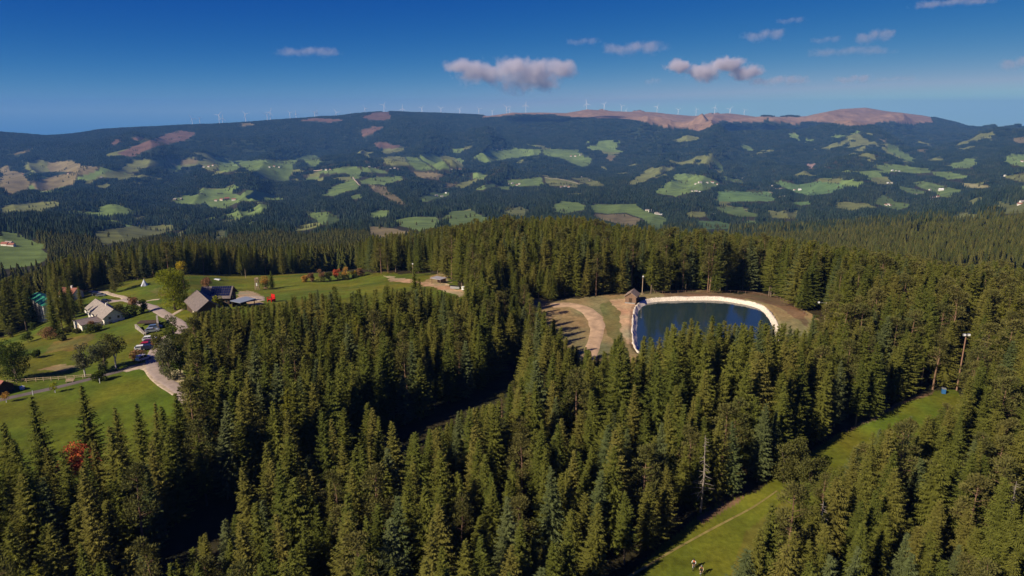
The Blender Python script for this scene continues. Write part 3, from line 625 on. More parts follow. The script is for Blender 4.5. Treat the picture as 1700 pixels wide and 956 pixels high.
kind[(u_ > .93) | ((ta > R(12)) & (tr_ > 120) & (u_ > .80))] = 'pine'
kind[(u_ > .895) & (u_ < .905)] = 'larch'
qx_, qy_ = project(tx, ty, tz); kind[(kind == 'pine') & (qx_ > 1020) & (qx_ < 1330) & (qy_ > 590) & (qy_ < 780)] = 'spruce'
pid = np.array([KIDX[k_][rng.integers(0, len(KIDX[k_]))] for k_ in kind])
wsc = th/20*rng.uniform(.88, 1.22, n)*np.where(th < 13, 1.25, 1.03); hsc = th/20
rz = rng.uniform(0, 6.283, n)
tlt = rng.normal(0, R(1.6), (n, 2))
# the 300 that show largest become things of their own
px_, pyt = project(tx, ty, tz+th); _, pyb = project(tx, ty, tz)
vis = (px_ > -15) & (px_ < 1715) & (pyt < 940) & (pyt > 300)
# crown tops not buried behind a nearer tree
order = np.argsort(tr_)
sel = [i for i in order if vis[i]][:300]
selset = np.zeros(n, bool); selset[sel] = True
# labels of the single trees: where each stands, and what tells it from its neighbours
PLACES = [(0,330,0,760,'at the lower edge of the green meadow'),(0,130,760,2000,'in the lower left corner'),(130,300,760,2000,'below the flame red tree'),(300,520,0,800,'in the dark stand right of the road bend'),(300,460,800,2000,'at the foot of the dark forest gap'),
 (460,640,780,2000,'left in front of the forest gap'),(520,800,0,700,'in the dark stand behind the forest gap'),(640,800,700,2000,'in the middle before the forest gap'),(800,960,0,2000,'halfway from the forest gap to the pond'),(960,1120,0,2000,'in the wood between pond and cyclists'),
 (1120,1262,0,2000,'on the shaded side of the ski slope'),(1262,1440,0,790,'in the row along the upper ski slope'),(1160,1330,790,2000,'right behind the cyclists across the slope'),(1330,1450,790,2000,'in the thicket right of the ski slope'),(1440,1570,640,2000,'in the thicket below the hydrant box'),(1570,1800,0,2000,'in the bright wood below the twin floodlights'),(0,1800,0,2000,'in the middle of the wood')]
def place_of(x, y):
    for x0, x1, y0, y1, t_ in PLACES:
        if x0 <= x < x1 and y0 <= y < y1: return t_
    return PLACES[-1][4]
KW = {'spruce': 'green spruce', 'fir': 'blue-green fir', 'pine': 'loose pine', 'larch': 'yellowish larch'}
grp = {}
for i in sel: grp.setdefault((place_of(px_[i], .4*pyb[i]+.6*pyt[i]), kind[i]), []).append(i)
labels = {}
ORD = ['first', 'second', 'third', 'fourth', 'fifth', 'sixth', 'seventh', 'eighth', 'ninth', 'tenth', 'eleventh', 'twelfth', 'thirteenth', 'fourteenth', 'fifteenth', 'sixteenth', 'seventeenth', 'eighteenth', 'nineteenth', 'twentieth']
for (pl, kd), L_ in grp.items():
    L_.sort(key=lambda i: px_[i])
    if len(L_) == 1: labels[L_[0]] = 'the only %s %s' % (KW[kd], pl); continue
    bi, si = max(L_, key=lambda i: th[i]), min(L_, key=lambda i: th[i])
    for q, i in enumerate(L_):
        m_ = len(L_)-1-q
        w_ = 'tallest ' if i == bi else 'shortest ' if i == si else ''
        if q == 0: o_ = 'leftmost '+w_
        elif m_ == 0: o_ = 'rightmost '+w_
        elif w_: o_ = w_
        elif q <= m_: o_ = ORD[min(q, 19)]+' '
        else: o_ = ORD[min(m_, 19)]+' '
        tail = '' if (q == 0 or m_ == 0 or w_) else (' from the left' if q <= m_ else ' from the right')
        labels[i] = o_+KW[kd]+tail+' '+pl

comb = []
for k_, cm, tm, H_ in PROTO:
    bm = bmesh.new(); bm.from_mesh(cm); me = bpy.data.meshes.new(k_+'_whole'); nf = len(bm.faces); bm.from_mesh(tm); bm.faces.ensure_lookup_table()
    for f in bm.faces[nf:]: f.material_index = 1
    bm.to_mesh(me); bm.free(); me.materials.append(cm.materials[0]); me.materials.append(tm.materials[0]); comb.append(me)
rest = ~selset
o = instancer('spruce_forest', np.stack([tx, ty, tz], 1)[rest], pid[rest], rz[rest], np.stack([wsc, wsc, hsc], 1)[rest], collection_of('forest_trees', comb), tlt[rest])
tag(o, 'olive green conifer forest around the pond and behind the meadows on the plateau', 'forest', kind='stuff')
for i in sel:
    k_, cm, tm, H_ = PROTO[pid[i]]
    e = empty({'spruce': 'spruce_tree', 'fir': 'fir_tree', 'pine': 'pine_tree', 'larch': 'larch_tree'}[k_], (tx[i], ty[i], tz[i]), rz[i], labels[i], k_, 'conifers of the plateau forest')
    e.scale = (wsc[i], wsc[i], hsc[i]); e.rotation_euler[0], e.rotation_euler[1] = tlt[i]
    c_ = link('crown', cm, e); t_ = link('trunk', tm, e)

# ------------------------------------------------------------------ pond
def disc(poly, z, name, mt):
    bm = bmesh.new(); vs_ = [bm.verts.new((p[0], p[1], z)) for p in poly]; f = bm.faces.new(vs_)
    if f.normal.z < 0: f.normal_flip()
    bmesh.ops.triangulate(bm, faces=bm.faces[:]); me = bpy.data.meshes.new(name); bm.to_mesh(me); bm.free(); me.materials.append(mt); return me
wm = mat('pond_water', (.022,.040,.045), .03, spec=.75)
t = wm.node_tree; b = t.nodes['Principled BSDF']; n_ = t.nodes.new('ShaderNodeTexNoise'); n_.inputs['Scale'].default_value = 1.1; n_.inputs['Detail'].default_value = 3
tc = t.nodes.new('ShaderNodeTexCoord'); t.links.new(tc.outputs['Object'], n_.inputs['Vector']); bp = t.nodes.new('ShaderNodeBump'); bp.inputs['Strength'].default_value = .25; bp.inputs['Distance'].default_value = .08
t.links.new(n_.outputs[0], bp.inputs['Height']); t.links.new(bp.outputs[0], b.inputs['Normal'])
tag(link('pond_water', disc(lake, WATER_Z, 'pond_water', wm)), kind='structure')

# ------------------------------------------------------------------ builders for the things
class MB:
    def __init__(s): s.v = []; s.f = []; s.m = []
    def poly(s, pts, m=0): n = len(s.v); s.v += [tuple(p) for p in pts]; s.f.append(tuple(range(n, n+len(pts)))); s.m.append(m); return s
    def box(s, c, d, rz=0, m=0, taper=1.0):
        n = len(s.v); ca, sa = math.cos(rz), math.sin(rz)
        for k in (-1, 1):
            for i, j in ((-1, -1), (1, -1), (1, 1), (-1, 1)):
                f = taper if k > 0 else 1; x, y = i*d[0]/2*f, j*d[1]/2*f
                s.v.append((c[0]+x*ca-y*sa, c[1]+x*sa+y*ca, c[2]+k*d[2]/2))
        for q in ((0, 3, 2, 1), (4, 5, 6, 7), (0, 1, 5, 4), (1, 2, 6, 5), (2, 3, 7, 6), (3, 0, 4, 7)): s.f.append(tuple(n+i for i in q)); s.m.append(m)
        return s
    def prism(s, prof, y0, y1, m=0):
        """profile in x,z swept along y"""
        n = len(s.v); k = len(prof)
        for y in (y0, y1):
            for (x, z) in prof: s.v.append((x, y, z))
        s.f.append(tuple(n+i for i in range(k))); s.f.append(tuple(n+k+i for i in reversed(range(k)))); s.m += [m, m]
        for i in range(k): s.f.append((n+i, n+k+i, n+k+(i+1) % k, n+(i+1) % k)); s.m.append(m)
        return s
    def tube(s, p0, p1, r0, r1=None, k=8, m=0):
        r1 = r0 if r1 is None else r1; n = len(s.v); a = Vector(p0); b = Vector(p1); d = (b-a).normalized()
        u = d.cross(Vector((1, .2, 0)) if abs(d.z) > .8 else Vector((0, 0, 1))).normalized(); w_ = d.cross(u)
        for p, r in ((a, r0), (b, r1)):
            for j in range(k): t = 2*math.pi*j/k; s.v.append(tuple(p+u*math.cos(t)*r+w_*math.sin(t)*r))
        for j in range(k): s.f.append((n+j, n+(j+1) % k, n+k+(j+1) % k, n+k+j)); s.m.append(m)
        s.f.append(tuple(n+j for j in reversed(range(k)))); s.f.append(tuple(n+k+j for j in range(k))); s.m += [m, m]
        return s
    def ring(s, c, R_, r, axis='y', k=20, q=6, m=0):
        n = len(s.v)
        for i in range(k):
            a = 2*math.pi*i/k
            for j in range(q):
                b = 2*math.pi*j/q; rr_ = R_+r*math.cos(b); h = r*math.sin(b); x, z = rr_*math.cos(a), rr_*math.sin(a)
                s.v.append((c[0]+x, c[1]+h, c[2]+z) if axis == 'y' else (c[0]+h, c[1]+x, c[2]+z))
        for i in range(k):
            for j in range(q): s.f.append((n+i*q+j, n+((i+1) % k)*q+j, n+((i+1) % k)*q+(j+1) % q, n+i*q+(j+1) % q)); s.m.append(m)
        return s
    def build(s, name, mats, parent=None, loc=None, rot=None, bevel=0, smooth=False):
        me = bpy.data.meshes.new(name); me.from_pydata(s.v, [], s.f); bm = bmesh.new(); bm.from_mesh(me); bmesh.ops.recalc_face_normals(bm, faces=bm.faces[:])
        if bevel: bmesh.ops.bevel(bm, geom=bm.edges[:], offset=bevel, segments=2, affect='EDGES')
        bm.to_mesh(me); bm.free()
        mats = mats if isinstance(mats, (list, tuple)) else [mats]
        for q in mats: me.materials.append(q)
        if len(mats) > 1 and not bevel: me.polygons.foreach_set('material_index', s.m)
        if smooth: me.polygons.foreach_set('use_smooth', [True]*len(me.polygons))
        return link(name, me, parent, loc, rot)
M.update(
 white=mat('white_render', (.66,.62,.55), .9, noise=.12, nscale=1.2), cream=mat('cream_render', (.60,.52,.38), .9, noise=.12, nscale=1.2), grey_tile=mat('grey_roof_tile', (.27,.23,.20), .85, noise=.25, nscale=1.5),
 barn_tile=mat('grey_brown_barn_tile', (.155,.125,.115), .85, noise=.25, nscale=1.5), snagbark=mat('dead_bark', (.27,.23,.19), .9), dark_tile=mat('dark_roof_tile', (.19,.15,.14), .8, noise=.25, nscale=1.5), red_tile=mat('red_roof_tile', (.26,.10,.07), .85, noise=.25, nscale=1.5), green_roof=mat('green_sheet_roof', (.03,.20,.12), .5, noise=.1),
 wood=mat('weathered_wood', (.20,.125,.085), .9, noise=.35, nscale=3), darkwood=mat('dark_wood', (.07,.045,.03), .9, noise=.3, nscale=3), palewood=mat('pale_wood', (.40,.30,.20), .9, noise=.3, nscale=3),
 glass=mat('window_glass', (.02,.025,.03), .1, spec=.6), steel=mat('grey_steel', (.45,.46,.48), .45, metal=.6), whitepaint=mat('white_paint', (.80,.80,.80), .4), lamp=mat('floodlight_face', (.82,.82,.78), .3),
 red=mat('red_paint', (.55,.02,.015), .5), blue=mat('blue_paint', (.03,.12,.30), .5), solar=mat('solar_cell', (.012,.016,.05), .18, spec=.6), stone=mat('rubble_stone', (.30,.26,.22), .95, noise=.35, nscale=1.2),
 asphalt=mat('worn_asphalt', (.33,.26,.225), .9, noise=.15, nscale=.6, bump=.2), gravel=mat('pale_gravel', (.42,.33,.24), .95, noise=.3, nscale=1.0, bump=.3), track=mat('dirt_track', (.46,.31,.19), .95, noise=.28, nscale=.35, bump=.5),
 rim=mat('pale_rim_stone', (.72,.62,.50), .9, noise=.3, nscale=2.2, bump=.8), darktrack=mat('dark_track', (.13,.105,.10), .95, noise=.2, nscale=.5), tyre=mat('tyre_rubber', (.02,.02,.02), .8), skin=mat('skin', (.50,.30,.20), .6),
 canvas=mat('tent_canvas', (.55,.58,.66), .9, noise=.1), concrete=mat('concrete', (.36,.34,.31), .9, noise=.2), trail=mat('worn_trail', (.24,.19,.06), .95, noise=.3, nscale=.8), turf=mat('turf_top', (.08,.10,.02), .95, noise=.3))
def leafmat(name, c1, c2): M[name] = foliage(name, c1, c2, None, .3, .35)
leafmat('leaf_green', (.19,.23,.015), (.22,.24,.02)); leafmat('leaf_dark', (.05,.075,.015), (.08,.10,.02)); leafmat('leaf_olive', (.10,.105,.03), (.13,.125,.035)); leafmat('leaf_grey', (.11,.12,.055), (.14,.14,.07))
leafmat('leaf_yellow', (.42,.30,.02), (.46,.34,.03)); leafmat('leaf_orange', (.44,.24,.06), (.46,.27,.06)); leafmat('leaf_red', (.56,.14,.06), (.52,.12,.05)); leafmat('leaf_rust', (.26,.15,.07), (.29,.16,.08)); leafmat('leaf_lime', (.26,.27,.02), (.28,.28,.02))

# --- draped strips: roads, tracks, rim
def ribbon(name, pts, widths, mt, off=.12, kind='structure', step=1.5):
    """pts are ground pixels or world xy pairs; widths in metres"""
    P = [(q.x, q.y) if isinstance(q, Vector) else q for q in pts]; out = []; W = []
    for i in range(len(P)-1):
        p0 = P[max(i-1, 0)]; p1 = P[i]; p2 = P[i+1]; p3 = P[min(i+2, len(P)-1)]; n = max(2, int(math.dist(p1, p2)/step))
        for k in range(n+(i == len(P)-2)):
            t = k/n; f = lambda a, b, c, d: .5*(2*b+(c-a)*t+(2*a-5*b+4*c-d)*t*t+(3*b-3*c+d-a)*t**3)
            out.append((f(p0[0], p1[0], p2[0], p3[0]), f(p0[1], p1[1], p2[1], p3[1]))); W.append(widths[i]*(1-t)+widths[i+1]*t)
    out = np.array(out); d = np.gradient(out, axis=0); d /= np.hypot(d[:, 0], d[:, 1])[:, None]+1e-9; nrm = np.stack([-d[:, 1], d[:, 0]], 1)
    W = np.array(W)*(1+.10*vnoise(np.arange(len(W))/3., 0, 5)); K_ = 7; V = []
    for k in range(K_):
        s = k/(K_-1)-.5; p = out+nrm*(s*W)[:, None]; z = ht(p[:, 0], p[:, 1])+(off if 0 < k < K_-1 else -.15); V.append(np.stack([p[:, 0], p[:, 1], z], 1))
    V = np.stack(V, 1); n = len(out); ii = np.arange(n*K_).reshape(n, K_); Q = np.stack([ii[:-1, :-1], ii[1:, :-1], ii[1:, 1:], ii[:-1, 1:]], -1).reshape(-1, 4)[:, ::-1]
    me = newmesh(name, V.reshape(-1, 3), Q, [mt]); return tag(link(name, me), kind=kind)
A_ = lambda *pp: [at(a, b) for a, b in pp]
ribbon('road', A_((318,668),(294,645),(275,633),(261,621),(253,608),(253,597),(257,585),(266,570),(284,556),(303,548),(300,539),(285,529),(264,516),(247,508),(228,503),(209,498),(190,500),(168,498)), [4.6]*18, M['asphalt'], .16)
ribbon('gravel_verge', A_((206,617),(232,609),(246,611),(252,625),(266,638),(292,655)), [2.2,4.5,4,2,2,2], M['gravel'], .11)
ribbon('dirt_road', A_((248,603),(231,606),(189,619),(150,629),(99,642),(49,653),(0,664),(-40,674)), [3.5,3.5,2.6,3,3.2,3.2,3.4,3.4], M['darktrack'], .13)
ribbon('driveway', A_((209,498),(204,493),(190,490),(176,485),(150,483)), [3,3.4,3.2,3,2.5], M['gravel'], .12)
ribbon('footpath', A_((284,524),(300,515),(312,510),(322,509)), [2.4,2.2,2,2], M['gravel'], .12)
ribbon('garden_path', A_((240,501),(252,498),(266,497)), [2,2,2], M['gravel'], .12)
ribbon('gravel_track', A_((915,507),(945,506),(968,512),(984,524),(991,540),(990,556),(984,575),(975,600)), [7,7,7.5,7,6.5,5.5,5,5], M['track'], .14)
ribbon('bike_trail', A_((1010,975),(1060,948),(1110,918),(1160,890),(1205,866),(1250,842),(1290,815)), [.55,.5,.6,.5,.55,.45,.4], M['trail'], .08)
for pts, wd in ((((586,294),(589,299),(593,303),(600,309),(606,315),(598,320)), 7), (((905,294),(925,297),(950,302),(963,306)), 5), (((1276,319),(1285,322),(1292,327),(1300,329)), 8), (((520,283),(545,280),(562,277)), 6), (((975,342),(981,349),(984,356)), 7)):
    ribbon('valley_road', [at(a, b, 900) for a, b in pts], [wd]*len(pts), M['gravel'], .8, step=12)
ribbon('farmyard', A_((396,497),(412,492),(428,493),(434,500)), [4,6,6,3], M['gravel'], .12)
# pond rim of pale stone, one ring
nl = len(lake); dl = np.roll(lake, -1, 0)-np.roll(lake, 1, 0); dl /= np.hypot(dl[:, 0], dl[:, 1])[:, None]
nn = np.stack([dl[:, 1], -dl[:, 0]], 1)
if inpoly(lake[:1, 0]+nn[:1, 0]*.5, lake[:1, 1]+nn[:1, 1]*.5, lake)[0]: nn = -nn
V = []
for k, (o_, h_) in enumerate([(-.9, WATER_Z-.5), (0, WATER_Z+.05), (.5, WATER_Z+.45), (1.0, WATER_Z+.9), (1.5, WATER_Z+1.3), (1.7, -.2)]):
    jt = .35*vnoise(np.arange(nl)/1.7, k*3.1, 8) if k > 2 else .12*vnoise(np.arange(nl)/1.5, k*3.1, 8); p = lake+nn*(o_+jt)[:, None]
    V.append(np.stack([p[:, 0], p[:, 1], h_+.14*vnoise(np.arange(nl)*.9, k*2.2, 9)], 1))
V = np.stack(V, 1); K_ = V.shape[1]; ii = np.arange(nl*K_).reshape(nl, K_); jj = np.roll(ii, -1, 0)
Q = np.stack([ii[:, :-1], jj[:, :-1], jj[:, 1:], ii[:, 1:]], -1).reshape(-1, 4)
tag(link('pond_shore', newmesh('pond_shore', V.reshape(-1, 3), Q, [M['rim']])), kind='structure')

# --- buildings
def house(name, label, cat, A, B, W, h, rise, wall, roof, ridge='AB', over=.5, group=None, windows=(), hip=0, door=None, chimney=False, base=None):
    """A, B: ground points of the wall nearest to the viewer (left, right); W its depth"""
    A = Vector((A[0], A[1], 0)); B = Vector((B[0], B[1], 0)); ax = (B-A); L = ax.length; rz = math.atan2(ax.y, ax.x); mid = (A+B)/2; nv = Vector((-math.sin(rz), math.cos(rz), 0)); c = mid+nv*W/2
    zs = [gz(c.x+dx, c.y+dy) for dx, dy in ((L/2, 0), (-L/2, 0), (0, W/2), (0, -W/2))]; z0 = (sum(zs)/4 if base is None else base)
    e = empty(name, (c.x, c.y, z0), rz, label, cat, group)
    lx, ly = L/2, W/2; b = MB(); zb = -2.0
    b.poly([(-lx, -ly, zb), (lx, -ly, zb), (lx, -ly, h), (-lx, -ly, h)]).poly([(lx, ly, zb), (-lx, ly, zb), (-lx, ly, h), (lx, ly, h)])
    if ridge == 'AB' :
        b.poly([(lx, -ly, zb), (lx, ly, zb), (lx, ly, h), (lx, 0, h+rise*(1-hip)), (lx, -ly, h)] if hip < 1 else [(lx, -ly, zb), (lx, ly, zb), (lx, ly, h), (lx, -ly, h)])
        b.poly([(-lx, ly, zb), (-lx, -ly, zb), (-lx, -ly, h), (-lx, 0, h+rise*(1-hip)), (-lx, ly, h)] if hip < 1 else [(-lx, ly, zb), (-lx, -ly, zb), (-lx, -ly, h), (-lx, ly, h)])
    else:
        b = MB(); b.poly([(lx, -ly, zb), (lx, ly, zb), (lx, ly, h), (lx, -ly, h)]).poly([(-lx, ly, zb), (-lx, -ly, zb), (-lx, -ly, h), (-lx, ly, h)])
        b.poly([(-lx, -ly, zb), (lx, -ly, zb), (lx, -ly, h), (0, -ly, h+rise), (-lx, -ly, h)]).poly([(lx, ly, zb), (-lx, ly, zb), (-lx, ly, h), (0, ly, h+rise), (lx, ly, h)])
    b.build('wall', wall, e)
    if ridge == 'AB': rl, rw, sw = lx+over, ly, 0
    else: rl, rw, sw = ly+over, lx, math.pi/2
    sl = rise/rw; t = .22; r = MB(); ro = rw+over; hz = h-over*sl
    hx = rl-(ro*.8 if hip >= 1 else 0)
    for s in (-1, 1):
        q = [(-rl, s*ro, hz+.02), (rl, s*ro, hz+.02), (hx, 0, h+rise+.02), (-hx, 0, h+rise+.02)]; r.poly([(x, y, z+t) for x, y, z in q]); r.poly(q[::-1]); r.poly([q[0], q[1], (rl, s*ro, hz+t+.02), (-rl, s*ro, hz+t+.02)])
    for s in (-1, 1):
        if hip >= 1: r.poly([(s*rl, -ro, hz+t+.02), (s*rl, ro, hz+t+.02), (s*hx, 0, h+rise+t+.02)])
        else:
            for u in (-1, 1): r.poly([(s*rl, u*ro, hz+.02), (s*rl, u*ro, hz+t+.02), (s*rl, 0, h+rise+t+.02), (s*rl, 0, h+rise+.02)])
    ro_ = r.build('roof', roof, e, rot=(0, 0, sw))
    if chimney: MB().box((lx*.3, 0, h+rise+.5), (.7, .7, 1.4)).build('chimney', M['white'], ro_)
    for (side, u, v, ww, hh) in windows:
        if side == 'f': p = (-lx+u*L, -ly-.03, v); d = (ww, .08, hh); d2 = (ww-.2, .1, hh-.2); o2 = (0, -.02)
        elif side == 'r': p = (lx+.03, -ly+u*W, v); d = (.08, ww, hh); d2 = (.1, ww-.2, hh-.2); o2 = (.02, 0)
        else: p = (-lx-.03, -ly+u*W, v); d = (.08, ww, hh); d2 = (.1, ww-.2, hh-.2); o2 = (-.02, 0)
        f = MB().box(p, d).build('window', M['palewood'], e); MB().box((p[0]+o2[0], p[1]+o2[1], p[2]), d2).build('pane', M['glass'], f)
    if door:
        side, u, ww, hh, dm = door
        p = (-lx+u*L, -ly-.04, hh/2) if side == 'f' else (lx+.04, -ly+u*W, hh/2); MB().box(p, (ww, .1, hh) if side == 'f' else (.1, ww, hh)).build('door', dm, e)
    return e
a, b_ = at(148,533), at(174,540)
ch = house('chalet', 'small white chalet with a pale grey gabled roof above the sloping meadow', 'house', a, b_, 7.0, 3.9, 2.5, M['white'], M['grey_tile'], over=.7, chimney=True,
  windows=[('r',.28,1.3,.9,1.1),('r',.7,1.3,.9,1.1),('r',.28,3.4,.9,1.0),('r',.7,3.4,.9,1.0),('f',.2,1.2,.9,1.1),('f',.2,3.2,1,1.2),('f',.85,3.1,.8,1)], door=('f',.55,1.0,2.0,M['darkwood']))
L_ = (Vector(b_)-Vector(a)).length
MB().box((-L_*.22, -3.9-.2, 2.3), (L_*.5, 1.0, .12)).box((-L_*.22, -4.55, 2.75), (L_*.5, .07, .8)).build('balcony', M['white'], ch)
g = MB(); [g.box((L_*.12+i*.28, -3.5-.45, 2.3-i*.22), (.3, .9, .08)) for i in range(10)]; g.build('stair', M['concrete'], ch)
house('garage', 'low white garage with a long grey roof, joined below the small chalet', 'garage', at(124,546), at(137,549), 7.5, 2.3, .9, M['white'], M['dark_tile'], ridge='X', over=.3, door=('f',.5,2.0,1.9,M['palewood']))
house('village_house', 'tall white house with a green roof half hidden behind dark spruces', 'house', at(55,532), at(76,535), 6, 8.6, 1.6, M['white'], M['green_roof'], over=.4, hip=1, windows=[('f',.35,2,1,1.3),('f',.7,2,1,1.3),('f',.35,5,1,1.3),('f',.7,5,1,1.3)])
house('village_house', 'house with a red roof behind the dark spruces next to the driveway', 'house', at(99,502), at(121,500), 7, 3.6, 2.2, M['white'], M['red_tile'], over=.5, chimney=True, windows=[('f',.2,2.2,1,1.2),('f',.5,2.2,1,1.2),('f',.8,2.2,1,1.2)])
house('edge_house', 'house with a red roof cut off at the end of the dark dirt road', 'house', at(-34,655), at(-9,659), 5, 1.9, 1.8, M['darkwood'], M['red_tile'], over=.7)
# farmhouse: long wing with solar panels and a cross wing
fa1, fb1 = at(335,508), at(381,505)
fm = house('farmhouse', 'large dark wooden farmhouse with solar panels on its grey roof', 'farmhouse', fa1, fb1, 8.6, 3.7, 3.0, M['darkwood'], M['barn_tile'], over=.8, windows=[('f',.5,2,1,1),('f',.7,2,1,1),('f',.9,2,1,1),('r',.5,2.6,1,1.1)])
L1 = (Vector(fb1)-Vector(fa1)).length; ro = [c for c in fm.children if c.name.startswith('roof')][0]
sl = math.atan2(3.0, 4.3)
for i in range(9):
    for j in range(4):
        u = -L1*.16+i*(L1*.64/8); v = -.6-j*1.02; z = 3.7+3.0*(1+v/4.3)+.33
        p = MB().box((0, 0, 0), (L1*.64/8-.16, 1.12, .06)).build('solar_panel', M['solar'], fm, loc=(u, v, z), rot=(sl, 0, 0))
wa, wb = at(311,515), at(328,527)
dW = Vector(wb)-Vector(wa); rz = math.atan2(dW.y, dW.x)
w2 = house('cross_wing', None, None, wa, wb, 8.4, 2.9, 3.1, M['darkwood'], M['barn_tile'], over=.7)
del w2
cw = [o for o in bpy.data.objects if o.name.startswith('cross_wing')][0]
for ch_ in list(cw.children):
    mwm = Matrix.Translation(cw.location) @ Matrix.Rotation(cw.rotation_euler.z, 4, 'Z') @ ch_.matrix_basis
    ch_.parent = fm; ch_.matrix_basis = (Matrix.Translation(fm.location) @ Matrix.Rotation(fm.rotation_euler.z, 4, 'Z')).inverted() @ mwm
    ch_.name = {'wall': 'wing_wall', 'roof': 'wing_roof'}.get(ch_.name.split('.')[0], ch_.name)
bpy.data.objects.remove(cw)
MB().box((0, 0, 0), (3.0, .12, 2.0)).build('wing_door', M['cream'], fm, loc=fm.matrix_basis.inverted() @ (Vector(wa)*.25+Vector(wb)*.75+Vector((-.2, -.1, 1.2))), rot=(0, 0, rz-fm.rotation_euler.z))
def flatshed(name, label, cat, A, B, W, h, roof, post):
    A = Vector(A); B = Vector(B); ax = B-A; L = ax.length; rz = math.atan2(ax.y, ax.x); c = (A+B)/2+Vector((-math.sin(rz), math.cos(rz), 0))*W/2
    e = empty(name, (c.x, c.y, gz(c.x, c.y)), rz, label, cat)
    for i in (-1, 1):
        for j in (-1, 1): MB().box((i*(L/2-.2), j*(W/2-.2), h/2-.2), (.2, .2, h+.4)).build('post', post, e)
    MB().box((0, W/2-.1, h/2-.2), (L-.6, .1, h)).build('back_wall', post, e)
    MB().box((0, 0, h+.12), (L+.6, W+.6, .2)).build('roof', roof, e); return e
flatshed('carport', 'open carport with a flat blue-grey roof beside the farmyard', 'carport', at(400,512), at(424,507), 5.2, 2.4, mat('blue_grey_sheet', (.22,.25,.31), .5), M['darkwood'])
flatshed('shelter', 'small open hut with a flat grey roof at the top corner of the meadow', 'hut', at(716,471), at(731,471), 4, 2.3, mat('grey_sheet', (.33,.31,.33), .6), M['wood'])
# pond hut
ht_ = house('pond_hut', 'brown wooden gabled hut standing at the corner of the pond', 'hut', at(1037.5,502), at(1055.5,504.5), 5.2, 2.6, 1.5, M['wood'], mat('hut_roof_board', (.26,.19,.15), .9, noise=.25, nscale=2), ridge='X', over=.45, door=('f',.5,1.1,1.9,M['darkwood']))
MB().box((0, -2.9, .05), (3.8, 1.6, .25)).build('stone_step', M['concrete'], ht_)
# stone walled pit beside the car park
e = empty('stone_enclosure', tuple(at(246,548)), R(20), 'low stone walled enclosure dug into the meadow above the parked cars', 'enclosure')
p0, p1, p2, p3, p4 = (at(226,545), at(241,556), at(249,549), at(262,536), at(263,547))
mi = (Matrix.Translation(e.location) @ Matrix.Rotation(R(20), 4, 'Z')).inverted()
for q0, q1, hh in ((p0, p1, .9), (p1, p2, .6), (p3, p4, 2.4)):
    a0 = mi @ q0; a1 = mi @ q1; d = a1-a0; MB().box((0, 0, 0), (d.length, .6, hh+.8)).build('stone_wall', M['stone'], e, loc=(a0+a1)/2+Vector((0, 0, hh/2-.3)), rot=(0, 0, math.atan2(d.y, d.x)))
a0 = mi @ at(231,541); a1 = mi @ at(261,536); d = a1-a0; MB().box((0, 0, 0), (d.length, 3.2, .35)).build('turf_roof', M['darkwood'], e, loc=(a0+a1)/2+Vector((0, .2, .9)), rot=(0, 0, math.atan2(d.y, d.x)))
# tepee
p = at(240,474); e = empty('tepee', tuple(p), 0, 'white canvas tepee at the edge of the dark spruces', 'tent')
cv = TB(); K_ = 10
for j in range(K_):
    a_, b2 = 6.283*j/K_, 6.283*(j+1)/K_; cv.tri((math.cos(a_)*1.7, math.sin(a_)*1.7, 0), (math.cos(b2)*1.7, math.sin(b2)*1.7, 0), (0, 0, 3.3))
link('cover', cv.mesh('cover', [M['canvas']]), e)
for j in range(5): a_ = j*1.26; MB().tube((math.cos(a_)*.25, math.sin(a_)*.25, 2.7), (-math.cos(a_)*.35, -math.sin(a_)*.35, 3.9), .04, .03, 5).build('pole', M['palewood'], e)
MB().poly([(-.35, -1.68, .05), (.35, -1.68, .05), (0, -.85, 1.75)]).build('door_flap', M['darkwood'], e)
# lookout tower
p = at(427.5,481); e = empty('lookout_tower', tuple(p), R(10), 'narrow wooden lookout tower standing in the upper meadow', 'tower')
for i in (-1, 1):
    for j in (-1, 1): MB().tube((i*.95, j*.95, -.3), (i*.7, j*.7, 5.9), .12, .10, 6).build('leg', M['palewood'], e)
for z in (2.0, 3.9, 5.0):
    MB().box((0, 0, z), (1.8, 1.8, .12)).build('platform', M['wood'], e)
b = MB()
for s in (-1, 1): b.box((0, s*.78, 5.9), (1.7, .06, .35)).box((s*.78, 0, 5.9), (.06, 1.6, .35)).box((0, s*.85, 1.1), (1.8, .06, .12)).box((s*.85, 0, 3.0), (.06, 1.7, .12))
b.build('railing', M['palewood'], e)
b = MB()
for k in range(8): b.box((.0, -.95, .3+k*.24), (.5, .06, .05))
b.box((-.25, -.95, 1.1), (.05, .06, 2.2)).box((.25, -.95, 1.1), (.05, .06, 2.2)); b.build('ladder', M['palewood'], e)
MB().box((0, -.86, 2.9), (.55, .06, 1.5)).build('banner', M['whitepaint'], e)
# giant red chair
p = at(450.5,501); e = empty('giant_chair', tuple(p), R(-28), 'oversized red wooden chair alone on the upper meadow', 'chair')
MB().box((0, .15, 1.15), (2.0, 1.9, .18)).build('seat', M['red'], e)
for k in range(5): MB().box((-.8+k*.4, 1.1, 2.0), (.34, .12, 1.8)).build('back_slat', M['red'], e)
for s in (-1, 1):
    MB().box((s*1.1, .1, 1.75), (.3, 2.2, .14)).build('armrest', M['red'], e)
    for j in (-1, 1): MB().box((s*1.05, j*.95+.1, .8), (.18, .22, 1.9)).build('leg', M['red'], e)
    MB().box((s*1.05, .1, .75), (.06, 1.8, .9)).build('side_panel', M['red'], e)
